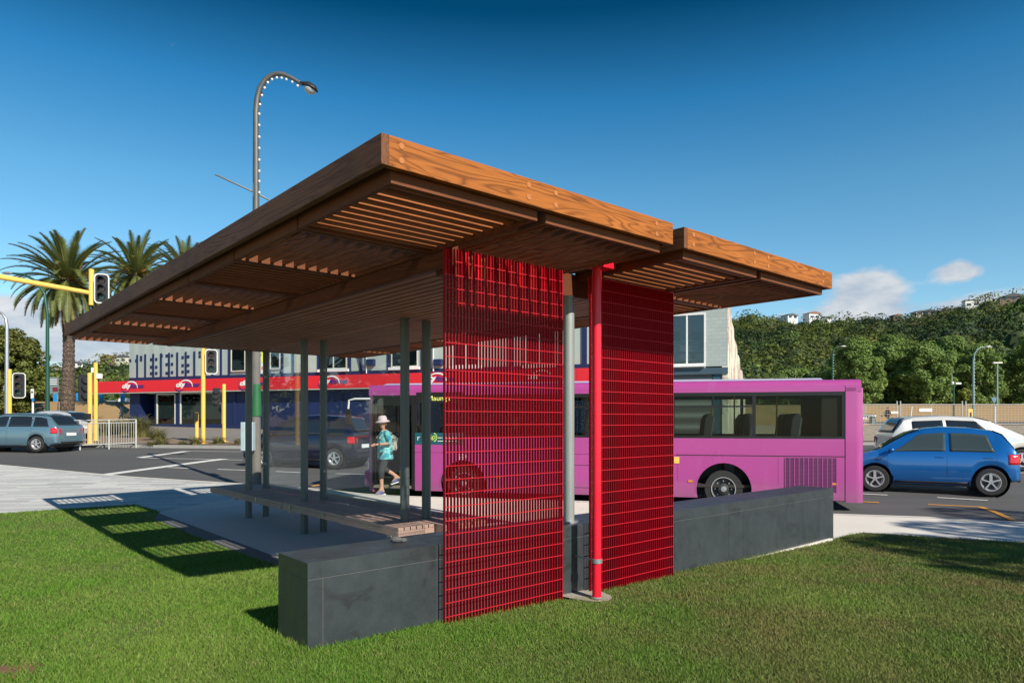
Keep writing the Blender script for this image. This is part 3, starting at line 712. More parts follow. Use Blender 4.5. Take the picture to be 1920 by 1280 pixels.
# ground floor
gw = FB().box(t0, tx(262), -9, .0, gnd(t0), zb0-.062); bl('ground_wall', gw, m_navy, shop)
bl('ground_wall', FB().box(tx(290), tx(293.5), -.30, .0, gnd(t0), zb0-.062), m_navy, shop)
bl('back_wall', FB().box(tx(262)+.001, tx(290)-.001, -3.2, -3., gnd(t0), zb0-.062), m_navyd, shop)
bl('recess_wall', FB().box(tx(290)+.001, t1, -9, -1.6, gnd(t0), zb0-.062), m_navyd, shop)
bl('porch_wall', FB().box(tx(290), tx(290)+.15, -3., -.301, gnd(t0), zb0-.062), m_navy, shop)
m_frost = plain('frosted_film', (.26, .30, .29), .5); m_dred = plain('dark_red_panel', (.22, .012, .02), .4)
def shopfront(pa, pb, ya, yb, red):
    a, b = tx(pa), tx(pb); zt_ = fz(pa, ya); zl = fz(pa, yb)
    f = FB()
    for x0, x1, y0, y1 in ((a, b, zl, zl+.09), (a, b, zt_-.09, zt_), (a, a+.09, zl+.091, zt_-.091), (b-.09, b, zl+.091, zt_-.091)): f.box(x0, x1, -.12, .02, y0, y1)
    w_ = bl('shop_window', f, m_frame, shop)
    h = zt_-zl
    bl('pane', FB().box(a+.091, b-.091, -.06, -.045, zl+.091, zt_-.091), m_shopglass, w_)
    bl('frosted_band', FB().box(a+.091, b-.091, -.10, -.09, zl+h*.27, zl+h*.76), m_frost, w_)
    if red:
        bl('red_panel', FB().box(a+.091, b-.091, -.10, -.09, zl+.091, zl+h*.265), m_dred, w_); bl('red_panel', FB().box(a+.091, b-.091, -.10, -.09, zl+h*.765, zt_-.091), m_dred, w_)
    else:
        inn = FB()
        for k in range(5):
            x = a+.5+k*.9; inn.box(x, x+.45, -.9, -.7, zl+.1, zl+h*.2)
        bl('gym_equipment', inn, m_frost, w_)
    bl('below_window_wall', FB().box(a, b, -.30, .0, gnd(a), zl-.002), m_navy, shop); bl('above_window_wall', FB().box(a, b, -.30, .0, zt_+.002, zb0-.062), m_navy, shop)
shopfront(293.5, 329, 738, 802, True); shopfront(337.5, 418, 736, 803.5, False)
bl('ground_wall', FB().box(tx(329)+.002, tx(337.5)-.002, -.30, .0, gnd(t0), zb0-.062), m_navy, shop)
bl('ground_wall', FB().box(tx(418)+.002, t1, -.30, .0, gnd(tx(1228)), zb0-.062), m_navy, shop)
for px in (440, 470, 560, 640, 720, 800, 900, 1000, 1100): bl('pilaster', FB().box(tx(px)-.12, tx(px)+.12, .001, .05, gnd(tx(px)), zb0-.063), m_navyd if px % 3 else m_navy, shop)
bl('plinth', FB().box(t0, tx(262)-.001, .001, .08, gnd(t0), gzl(t0)+.45), m_navyd, shop)
bl('plinth', FB().box(tx(290), t1, .051, .10, gnd(t1), gzl(t0)+.25), m_navyd, shop)
# ================================================================ BLOCKWORK BUILDING BESIDE IT
b2 = BA+BD*tx(1229)
wh = empty('warehouse_building', (b2.x, b2.y, 0), BROT, 'pale grey blockwork building with large shelf-filled window and crumbling side wall', 'building')
class FB2(FB):
    def __init__(s): s.m = MB((tx(1229), 0, 0))
ta, tb, TOP2 = tx(1229.5), tx(1364), 8.25
def blockw():
    m = M('painted_blockwork'); br = m.n('ShaderNodeTexBrick', {'Vector': m.n('ShaderNodeMapping', {0: m.tc.outputs['Object'], 'Rotation': (R(90), 0, 0)}).outputs[0], 'Color1': (.40, .45, .43), 'Color2': (.35, .40, .385), 'Mortar': (.29, .33, .32), 'Scale': 1., 'Mortar Size': .012, 'Brick Width': .4, 'Row Height': .2})
    return m.out(m.mix(m.ramp(m.noise(.8, 5), (.4, 0), (.8, .4)), br.outputs[0], (.46, .48, .44)), .8, bump=br.outputs[1], bstr=.2, bdist=-.01)
m_block = blockw()
zw0, zw1 = fz(1300, 683), fz(1300, 589)
wa, wb = tx(1232), tx(1323)
bl('front_wall', FB2().box(wb+.001, tb, -.3, 0, fz(1350, 686), TOP2), m_block, wh)
bl('front_wall', FB2().box(ta, wb, -.3, 0, zw1+.05, TOP2), m_block, wh)
bl('front_wall', FB2().box(ta, wb, -.3, 0, fz(1300, 690), zw0-.05), m_block, wh)
wf = FB2()
for x0, x1, y0, y1 in ((wa, wb, zw0-.05, zw0+.05), (wa, wb, zw1-.05, zw1+.049), (wa, wa+.08, zw0+.051, zw1-.051), (wb-.08, wb, zw0+.051, zw1-.051)): wf.box(x0, x1, -.1, .05, y0, y1)
for px in (1288,): t = tx(px); wf.box(t-.04, t+.04, -.08, .04, zw0+.051, zw1-.051)
wf.box(wa, wb, .051, .25, zw0-.14, zw0-.051)
w_ = bl('shop_window', wf, m_white, wh); bl('pane', FB2().box(wa+.081, wb-.081, -.05, -.04, zw0+.051, zw1-.051), glassmat('upstairs_glass', (.45, .5, .5), .12), w_)
for y in (637, 656, 672): bl('shelf', FB2().box(wa+.1, wb-.1, -.8, -.3, fz(1300, y)-.05, fz(1300, y)), m_white, w_)
for px, c, y, h, ww in ((1252, (.25, .16, .08), 637, .55, 1.2), (1275, (.05, .35, .12), 637, .35, .4), (1290, (.7, .7, .66), 656, .3, 1.), (1305, (.45, .25, .12), 637, .5, 1.3), (1275, (.6, .6, .58), 672, .35, 1.0), (1310, (.65, .65, .62), 672, .3, .5)):
    t = tx(px); z = fz(1300, y)+.002; bl('stored_box', FB2().box(t-ww/2, t+ww/2, -.7, -.4, z, z+h), plain('stored_goods', c, .7), w_)
bl('rear_room_wall', FB2().box(ta, tb-.5, -8, -4, fz(1300, 690), TOP2-.1), m_int, wh)
bl('shopfront_beam', FB2().box(ta, tb+.02, -.2, .06, fz(1300, 690)-.35, fz(1300, 690)-.002), plain('slate_blue_paint', (.05, .09, .12), .5), wh)
def shutter():
    m = M('roller_shutter'); v = m.n('ShaderNodeTexWave', {'Scale': 1.9}, wave_type='BANDS', bands_direction='Z').outputs[1]
    return m.out(m.mix(m.math('POWER', v, 2.), (.12, .12, .12), (.34, .34, .33)), .5, .2, bump=v, bstr=.6, bdist=.04)
zg = gzl(ta)-.2
bl('roller_shutter', FB2().box(ta+.2, tx(1335), -.3, -.12, zg, fz(1300, 690)-.352), shutter(), wh)
bl('door', FB2().box(tx(1337), tb-.05, -.3, -.06, zg, fz(1300, 690)-.352), plain('teal_blue_door', (.03, .09, .13), .5), wh)
# side wall with its broken top edge
side = MB((tx(1229), 0, 0)); prof = [(0, TOP2-.01), (2.6, 7.9), (3.4, 7.3), (5.2, 7.2), (5.6, 6.6), (8.5, 6.45), (9.2, 6.0), (11.8, 5.9), (12.6, 5.2), (15.5, 5.3), (16.1, 4.6), (18.4, 4.9), (19.2, 4.0), (20, 3.2)]
poly = [(tb-.28, .002, zg)]+[(tb-.28, s_, z) for s_, z in prof]+[(tb-.28, 20, zg)]
side.prism(poly, (.3, 0, 0))
def sidew():
    m = M('stripped_party_wall'); v = m.n('ShaderNodeMapping', {0: m.tc.outputs['Object'], 'Rotation': (R(90), 0, R(90))}).outputs[0]
    br = m.n('ShaderNodeTexBrick', {'Vector': m.vec((1, 1, 1), rot=(0, R(90), R(90))), 'Color1': (.40, .17, .12), 'Color2': (.5, .42, .35), 'Mortar': (.45, .42, .38), 'Scale': 1.3}).outputs[0]
    k = m.ramp(m.noise(.55, 5, rough=.7), (.46, 0), (.50, 1)); k2 = m.ramp(m.noise(1.5, 5, m.vec((1, 1, .4)), .7), (.5, 0), (.6, .7))
    return m.out(m.mix(k2, m.mix(k, br, (.66, .62, .50)), (.35, .33, .30)), .9, bump=m.noise(6, 5), bstr=.6, bdist=.05)
side.build('broken_side_wall', sidew(), wh)
# ================================================================ HOUSES ON THE RIDGES
m_hroofs = [plain('charcoal_roof', (.10, .10, .11), .7), plain('terracotta_roof', (.28, .12, .08), .7), plain('light_steel_roof', (.35, .36, .37), .6)]
m_hw = [plain('white_weatherboard', (.75, .74, .70), .7), plain('cream_render', (.62, .56, .44), .7), plain('brown_cladding', (.22, .15, .11), .7)]
m_hwin = pane('house_window_glass', (.03, .04, .05), .15)
def house(px, py, Y, w_, d, h, roof, wall, pitched, label, rz=0., group='houses along the hill ridge'):
    c = at(px, py, Y); r = empty('house', c, rz, label, 'house', group); 
    MB().box(-w_/2, w_/2, -d/2, d/2, -6, h).build('wall', m_hw[wall], r)
    if pitched:
        q = MB(); e = .5; rh = w_*.16
        q.prism([(-w_/2-e, -d/2-e, h+.002), (w_/2+e, -d/2-e, h+.002), (w_/2+e, -d/2-e, h+.2), (0, -d/2-e, h+rh+.2), (-w_/2-e, -d/2-e, h+.2)], (0, d+2*e, 0)); q.build('roof', m_hroofs[roof], r)
    else: MB().box(-w_/2-.4, w_/2+.4, -d/2-.4, d/2+.4, h+.002, h+.35).build('roof', m_hroofs[roof], r)
    n = max(2, int(w_/4)); rows = 2 if h > 4.5 else 1
    for j in range(rows):
        for i in range(n):
            x = -w_/2+w_*(i+.5)/n; z = .9+j*2.7 if rows == 2 else 1.0
            MB().box(x-w_/n*.3, x+w_/n*.3, -d/2-.06, -d/2-.002, z, z+1.4).build('window', m_hwin, r)
    return r
# ================================================================ BUS (local x along its near side from the front, y positive away from the camera, z up)
BF = Vector((-3.2, 15.3, 0)); BR_ = Vector((6.63, 13.0, 0)); bd = (BR_-BF).normalized(); BL = (BR_-BF).length; bn_ = Vector((bd.y, -bd.x, 0))
bus = empty('bus', (BF.x, BF.y, -.12), math.atan2(bd.y, bd.x), 'long pink-purple city bus stopped at the kerb with front door open', 'bus')
BW = 2.35; m_dk = glassmat('dark_tinted_glass', (.30, .34, .33), .02)
def bs(px):
    d = (px-960)/FPX; return (d*BF.y-BF.x)/(bd.x-d*bd.y)
def bz(px, py): return EYE+(788-py)/FPX*(BF.y+bd.y*bs(px))+.12
def buspaint():
    m = M('magenta_purple_bus_paint'); f = m.noise(.7, 4); c = m.mix(f, (.355, .052, .235), (.41, .064, .275))
    sp = m.n('ShaderNodeSeparateXYZ', {0: m.tc.outputs['Object']}); low = m.ramp(m.math('ADD', sp.outputs[2], m.math('MULTIPLY', m.noise(2.5, 6, m.vec((1, 1, .3)), .7), .5)), (.40, .55), (.85, 0))
    c = m.mix(low, c, (.24, .10, .16)); c = m.mix(m.ramp(m.noise(3.2, 6, m.vec((1, 1, .25)), .7), (.55, 0), (.75, .18)), c, (.50, .25, .42))
    return m.out(c, m.ramp(m.noise(1.3, 5), (.3, .24), (.7, .40)), coat=.5, bump=m.noise(.9, 2), bstr=.10, bdist=.02)
m_bus = buspaint()
m_busdark = plain('black_window_surround', (.012, .012, .013), .35)
m_roofw = plain('roof_sky_reflection', (.52, .45, .60), .4)  # lilac tint stands for sky reflected along the roof edge
zsk, zwin0, zwin1, ztop = .20, 1.37, 2.27, 2.50
d0, d1 = bs(699), bs(772)                               # door opening
dw0 = bs(778)
LB = BL
def side_poly(x0, x1, z0, z1, cuts, y, t=.04):
    """side panel with round wheel-arch cutouts in its lower edge"""
    bot = [(x0, z0)]
    for cx, cz, r in sorted(cuts):
        if x0 < cx < x1:
            h = z0-cz; a0 = math.asin(clamp(h/r, -1, 1))
            for i in range(25):
                a = math.pi-a0-(math.pi-2*a0)*i/24; bot.append((cx+r*math.cos(a), cz+r*math.sin(a)))
    bot.append((x1, z0)); poly = bot+[(x1, z1), (x0, z1)]
    return [(p[0], y, p[1]) for p in poly], (0, t, 0)
wc = [(bs(868), .37, .50), (bs(1357), .37, .52)]
arch = [(c[0], c[1], c[2]) for c in wc]
def near_panel(x0, x1, z0, z1, name='side_panel', m=None):
    mb = MB(); p, e = side_poly(x0, x1, z0, z1, arch, 0); mb.prism(p, e); return mb.build(name, m or m_bus, bus)
sj = bs(1585)
zmid = bz(1300, 853)
near_panel(dw0, sj-.004, zsk, zmid-.006); MB().box(dw0, sj-.004, .0, .04, zmid, zwin0).build('side_panel', m_bus, bus)
MB().box(bs(1268), sj-.01, -.004, -.0005, zmid-.004, zmid+.01).build('trim_strip', m_busdark, bus)
far = MB(); p, e = side_poly(.1, LB-.02, zsk, zwin0, arch, BW-.04); far.prism(p, e); far.build('side_panel', m_bus, bus)
# rear and front ends with rounded corners, footprint pushed up
def footprint(pts, z0, z1, name, m, **k): return MB().prism([(x, y, z0) for x, y in pts], (0, 0, z1-z0)).build(name, m, bus, smooth=True, **k)
def rc(cx, cy, r, a0, a1, n=8): return [(cx+r*math.cos(R(a0+(a1-a0)*i/n)), cy+r*math.sin(R(a0+(a1-a0)*i/n))) for i in range(n+1)]
footprint([(sj+.004, .0), *rc(LB-.16, .16, .16, -90, 0), *rc(LB-.16, BW-.16, .16, 0, 90), (sj+.004, BW), (sj+.004, BW-.05), (LB-.15, BW-.06), (LB-.06, BW-.2), (LB-.06, .2), (LB-.15, .06), (sj+.004, .05)], zsk-.03, ztop-.16, 'rear_end', m_bus)
footprint([(.0, .10), *rc(.14, .14, .14, 180, 270), (d0, .0), (d0, .05), (.16, .05), (.06, .16), (.06, BW-.2), (.16, BW-.05), (.3, BW-.05), (.3, BW), *rc(.14, BW-.14, .14, 90, 180)], zsk-.05, 1.05, 'front_end', m_bus)
footprint([(.0, .10), *rc(.14, .14, .14, 180, 270), (d0, .0), (d0, .05), (.16, .05), (.06, .16)], 1.051, ztop-.17, 'front_pillar', m_bus)
footprint([(.0, BW-.10), (.06, BW-.16), (.16, BW-.05), (.3, BW-.05), (.3, BW), *rc(.14, BW-.14, .14, 90, 180)], 1.052, ztop-.17, 'front_pillar', m_bus)
MB().box(.03, .05, .18, BW-.18, 1.052, ztop-.17).build('windscreen', m_dk, bus)
bp = MB().box(-.09, .12, .04, BW-.04, zsk+.05, zsk+.42).build('bumper', m_bus, bus, bevel=.04)
MB().box(-.10, -.02, .10, .35, zsk+.28, zsk+.40).build('indicator', plain('orange_indicator', (.85, .25, .02), .3), bp, bevel=.01)
MB().box(-.03, .002, .10, .4, .62, .82).build('headlight', m_chrome, bus, bevel=.02)
# roof: rounded cove extruded along the bus
sec = [(.0, zwin1)]+[(.14-.14*math.cos(R(a)), ztop-.14+.14*math.sin(R(a))) for a in range(0, 91, 15)]
sec2 = [(BW-y, z) for y, z in reversed(sec)]; roofp = sec+[(BW/2, ztop+.03)]+sec2
rf = MB().prism([(.04, y, z) for y, z in roofp], (LB-.10, 0, 0)).build('roof', m_bus, bus, smooth=True)
MB().prism([(.3, .17, ztop+.004), (.3, BW-.17, ztop+.004), (.3, BW-.4, ztop+.05), (.3, .4, ztop+.05)], (LB-1.0, 0, 0)).build('roof_top', m_roofw, rf)
MB().box(sj-.004, sj+.004, -.003, .02, zwin1, ztop-.12).build('joint', m_busdark, rf)
# glazing band
def wframe(y0, y1, spans, zb_, zt_, name='window_surround'):
    mb = MB(); mb.box(spans[0][0], spans[-1][1], y0, y1, zt_-.07, zt_-.001); mb.box(spans[0][0], spans[-1][1], y0, y1, zb_+.001, zb_+.05)
    for i in range(len(spans)+1):
        x0 = spans[0][0] if i == 0 else spans[i-1][1]-.03; x1 = spans[-1][1] if i == len(spans) else spans[i][0]+.03
        if i == 0: x1 = x0+.05
        if i == len(spans): x0 = x1-.05
        mb.box(x0, x1, y0, y1, zb_+.051, zt_-.071)
    return mb.build(name, m_busdark, bus)
pxs = [778, 876, 985, 1120, 1262, 1414, 1584]; spans = [(bs(a), bs(b)) for a, b in zip(pxs, pxs[1:])]
wframe(.002, .035, spans, zwin0, zwin1)
for i, (a, b) in enumerate(spans):
    gw_ = MB().box(a+.031, b-.031, .012, .018, zwin0+.051, zwin1-.071).build('side_window', m_busglass, bus)
    if i not in (0, 5):
        f = MB(); zz = zwin1-.29; f.box(a+.031, b-.031, .004, .011, zz, zz+.03); f.box((a+b)/2-.01, (a+b)/2+.01, .004, .011, zz+.031, zwin1-.072); f.build('vent_rail', m_busdark, gw_)
fs_ = [(.35+i*1.55, .35+(i+1)*1.55) for i in range(6)]
wframe(BW-.035, BW-.002, fs_, zwin0, zwin1)
for a, b in fs_: MB().box(a+.031, b-.031, BW-.02, BW-.014, zwin0+.051, zwin1-.071).build('side_window', m_busglass, bus)
# advert strip and destination display beside the door
ad = MB().box(dw0+.002, bs(868), -.004, .001, bz(820, 833), bz(820, 811)).build('advert_strip', plain('teal_advert', (.008, .085, .11), .5), bus)
W = Matrix.Translation(bus.location) @ Matrix.Rotation(bus.rotation_euler.z, 4, 'Z')
def bp_(x, y, z): return W @ Vector((x, y, z))
m_lime = plain('lime_lettering', (.55, .72, .10), .5)
zr = bz(800, 825)
text_mesh('letter', 'r', .17, bp_(bs(782), -.006, zr), bd, (0, 0, 1), bn_, m_white, bus, depth=.003)
text_mesh('letter', 'nk', .17, bp_(bs(799.5), -.006, zr), bd, (0, 0, 1), bn_, m_lime, bus, depth=.003)
text_mesh('small_print', 'mmmm mmmmmm mmmm\nmmmmm mm mmmm mm'.replace('m', '-'), .07, bp_(bs(821), -.006, zr+.04), bd, (0, 0, 1), bn_, m_white, bus, depth=.003, width=.42, bold=.004)
dt = MB(); cx, cz = bs(813.5), zr+.065
for k in range(7):
    a = R(-75+k*25); dt.lathe((cx+.065*math.cos(a), -.0045, cz+.085*math.sin(a)), (0, -1, 0), [(0, .0), (0, .014), (.002, .014), (.002, 0)], 8)
dt.lathe((cx, -.0045, cz), (0, -1, 0), [(0, .025), (.002, .025), (.002, .04), (0, .04)], 14); dt.build('dotted_emblem', m_lime, bus)
led = M('amber_led'); led.set(led.b.inputs['Base Color'], (.5, .5, .1)); led.set(led.b.inputs['Emission Color'], (.75, .85, .22)); led.set(led.b.inputs['Emission Strength'], .55)
dp = MB().box(dw0+.03, bs(868), -.003, .0015, bz(820, 755), bz(820, 735)).build('destination_display', m_busdark, bus)
text_mesh('display_text', 'Maunga', .15, bp_(bs(801.5), -.005, bz(820, 750.5)), bd, (0, 0, 1), bn_, led.m, bus, depth=.002, width=.50, bold=.0)
text_mesh('fleet_number', '654', .16, bp_(bs(857), -.003, bz(868, 861)), bd, (0, 0, 1), bn_, m_white, bus, depth=.003)
# interior
MB().box(.3, LB-.3, .08, BW-.08, .40, .46).build('floor', m_darkdeck, bus)
MB().box(.25, LB-.25, .06, BW-.06, zwin1-.02, zwin1+.05).build('inner_ceiling', plain('bus_lining', (.10, .10, .10), .7), bus)
MB().box(LB-.75, LB-.12, .06, BW-.06, .47, zwin1-.03).build('engine_partition', m_darkdeck, bus)
m_seat = plain('dark_seat_fabric', (.045, .045, .06), .8); m_seatp = plain('grey_seat_shell', (.14, .14, .15), .5)
def seat(x, y):
    q = MB(); q.box(x-.40, x, y, y+.42, .90, 1.02); q.prism([(x-.02, y, .95), (x+.10, y, .95), (x+.24, y, 1.77), (x+.21, y, 1.86), (x+.14, y, 1.86), (x+.07, y, 1.75)], (0, .42, 0)); q.box(x-.3, x-.1, y+.15, y+.27, .46, .90)
    s_ = q.build('seat', m_seat, bus, bevel=.02)
    MB().prism([(x+.101, y+.01, .95), (x+.125, y+.01, .95), (x+.265, y+.01, 1.77), (x+.241, y+.01, 1.77)], (0, .40, 0)).build('seat_back', m_seatp, s_)
for i, px in enumerate((1555, 1490, 1400, 1325, 1180, 1100, 1020, 950)):
    for y in (.12, .57, 1.36, 1.80): seat(bs(px)-.1, y)
for px in (1470, 1385, 1230, 1090, 960): MB().tube([(bs(px), .98, .461), (bs(px), .98, zwin1-.021)], .016, 8).build('grab_pole', m_yellow, bus)
# door leaves folded inward, step and driver area
for x0, s_ in ((d0+.03, 1), (d1-.08, -1)):
    for k in range(2):
        xx = x0+.05*k*s_; f = MB()
        y0, y1 = -.10+.03*k, .42
        f.box(xx, xx+.03, y0, y0+.05, .36, 2.18); f.box(xx, xx+.03, y1-.05, y1, .36, 2.18); f.box(xx, xx+.03, y0+.051, y1-.051, .36, .44); f.box(xx, xx+.03, y0+.051, y1-.051, 2.10, 2.18)
        lf = f.build('door', m_busdark, bus); MB().box(xx+.012, xx+.018, y0+.051, y1-.051, .441, 2.099).build('pane', m_dk, lf)
MB().box(d0-.001, dw0-.001, -.01, .04, zwin1-.22, zwin1+.0).build('door_header', m_busdark, bus)
MB().box(d1, dw0-.001, -.005, .10, .22, zwin1-.165).build('door_post', m_busdark, bus)
MB().box(d0+.01, d1-.01, .0, .75, .24, .30).build('step', plain('worn_step', (.22, .18, .14), .7), bus)
MB().box(d0+.01, d1-.01, .76, 1.1, .24, .46).build('step', m_darkdeck, bus)
MB().tube([(d0+.62, .10, .301), (d0+.62, .10, .62)], .03, 8).build('grab_pole', m_yellow, bus)
MB().box(1.6, 1.66, .9, BW-.1, .461, 1.55).build('cab_screen', m_seatp, bus)
MB().box(.35, .55, .9, BW-.1, .461, 1.2).build('dashboard', m_darkdeck, bus, bevel=.04)
# mirror
q = MB(); q.tube([(.1, .05, 2.20), (-.28, -.02, 2.20), (-.42, -.03, 2.17), (-.44, -.03, 1.98)], .022, 8); mr = q.build('mirror_arm', m_white, bus, smooth=True)
MB().box(-.50, -.36, -.06, -.0, 1.62, 1.97).build('mirror', m_black, mr, bevel=.02)
# engine grille
gx0, gx1, gz0, gz1 = bs(1472), bs(1568.5), bz(1520, 921), bz(1520, 858)
gr = MB().box(gx0, gx1, -.004, .001, gz0, gz1).build('engine_grille', plain('grille_dark', (.07, .015, .06), .6), bus)
q = MB()
nb = 11
for k in range(nb+1): x = gx0+(gx1-gx0)*k/nb; q.box(x-.007, x+.007, -.014, -.0055, gz0, gz1)
q.build('grille_bars', m_bus, gr)
q = MB()
for k in range(26): z = gz0+(gz1-gz0)*(k+.5)/26; q.box(gx0, gx1, -.010, -.0045, z-.008, z+.003)
q.build('grille_louvres', plain('louvre_purple', (.16, .03, .13), .5), gr)
for x0, x1, z0_, z1_ in ((bs(1060), bs(1180), .34, .80), (bs(955), bs(1020), .34, .80)):
    h_ = MB(); h_.box(x0, x1, -.003, .001, z0_, z0_+.008); h_.box(x0, x1, -.003, .001, z1_, z1_+.008); h_.box(x0, x0+.008, -.003, .001, z0_+.009, z1_-.001); h_.box(x1-.008, x1, -.003, .001, z0_+.009, z1_-.001); h_.build('hatch_outline', m_busdark, bus)
for x in (bs(930), bs(1150), bs(1290), bs(1560)): MB().box(x, x+.09, -.012, .001, .50, .54).build('side_marker', plain('amber_reflector', (.6, .22, .02), .3), bus)
for k in range(26): MB().lathe((bs(1275)+k*.125, -.001, zwin0-.05), (0, -1, 0), [(0, .0), (0, .007), (.003, .005), (.003, 0)], 6).build('rivet', m_bus, bus) if bs(1275)+k*.125 < sj-.05 else None
q = MB(); 
for x in (bs(1459), bs(1268)+.02, bs(1190), bs(1030), bs(925)): q.box(x-.002, x+.002, -.002, .001, zsk+.3, zmid-.01)
q.box(sj-.012, sj-.001, -.0015, .03, zsk, zwin0); q.build('panel_gap', m_busdark, bus)
MB().box(bs(1264), bs(1264)+.10, -.01, .001, bz(1264, 868), bz(1264, 856)).build('marker_sticker', m_yellow, bus)
# wheels
def bus_wheel(x, y, s_):
    w_ = MB().lathe((x, y, .37), (0, s_, 0), [(.0, .22), (.0, .355), (.03, .37), (.22, .37), (.24, .35), (.24, .2)], 40).build('wheel', m_rubber, bus, smooth=True)
    MB().lathe((x, y-.002*s_, .37), (0, s_, 0), [(0, .222), (-.012, .235), (-.012, .222), (.0, .216)], 36).build('rim', m_alloy, w_, smooth=True)
    MB().lathe((x, y-.002*s_, .37), (0, s_, 0), [(.0, .217), (.06, .20), (.07, .12), (.03, .11), (-.02, .10), (-.03, .055)], 36).build('wheel_dish', plain('dark_wheel_dish', (.035, .035, .038), .5), w_, smooth=True)
    MB().lathe((x, y-.002*s_, .37), (0, s_, 0), [(-.029, .06), (-.045, .05), (-.05, 0)], 20).build('hub_cap', m_galv, w_, smooth=True)
    for k in range(8):
        a = k*math.pi/4; MB().lathe((x+.155*math.cos(a), y+.05*s_, .37+.155*math.sin(a)), (0, -s_, 0), [(0, .014), (.03, .014), (.03, 0)], 6).build('wheel_nut', m_galv, w_)
    return w_
for c in wc:
    bus_wheel(c[0], .09, 1); bus_wheel(c[0], BW-.09, -1)
    q = MB(); n_ = 20; vs = []; 
    for i in range(n_+1):
        a = math.pi*i/n_
        for yy in (.001, .55): vs.append((c[0]+(c[2]-.002)*math.cos(a), yy, c[1]+(c[2]-.002)*math.sin(a)))
    q.add(vs, [(2*i, 2*i+1, 2*i+3, 2*i+2) for i in range(n_)]); q.box(c[0]-c[2], c[0]+c[2], .551, .57, .2, 1.0); q.build('wheel_arch', m_black, bus, fix=False)
    q = MB(); vs = []
    for i in range(n_+1):
        a = -R(8)+(math.pi+R(16))*i/n_
        for rr, yy in ((c[2]-.001, -.006), (c[2]+.022, -.006), (c[2]+.022, .0005)): vs.append((c[0]+rr*math.cos(a), yy, c[1]+rr*math.sin(a)))
    q.add(vs, [(3*i+j, 3*i+j+1, 3*i+j+4, 3*i+j+3) for i in range(n_) for j in (0, 1)]); q.build('arch_trim', m_bus, bus, fix=False)

for a, b in ((.3, wc[0][0]-.6), (wc[0][0]+.6, wc[1][0]-.6), (wc[1][0]+.6, LB-.1)): MB().box(a, b, .15, BW-.15, .2, .399).build('underbody', m_black, bus)
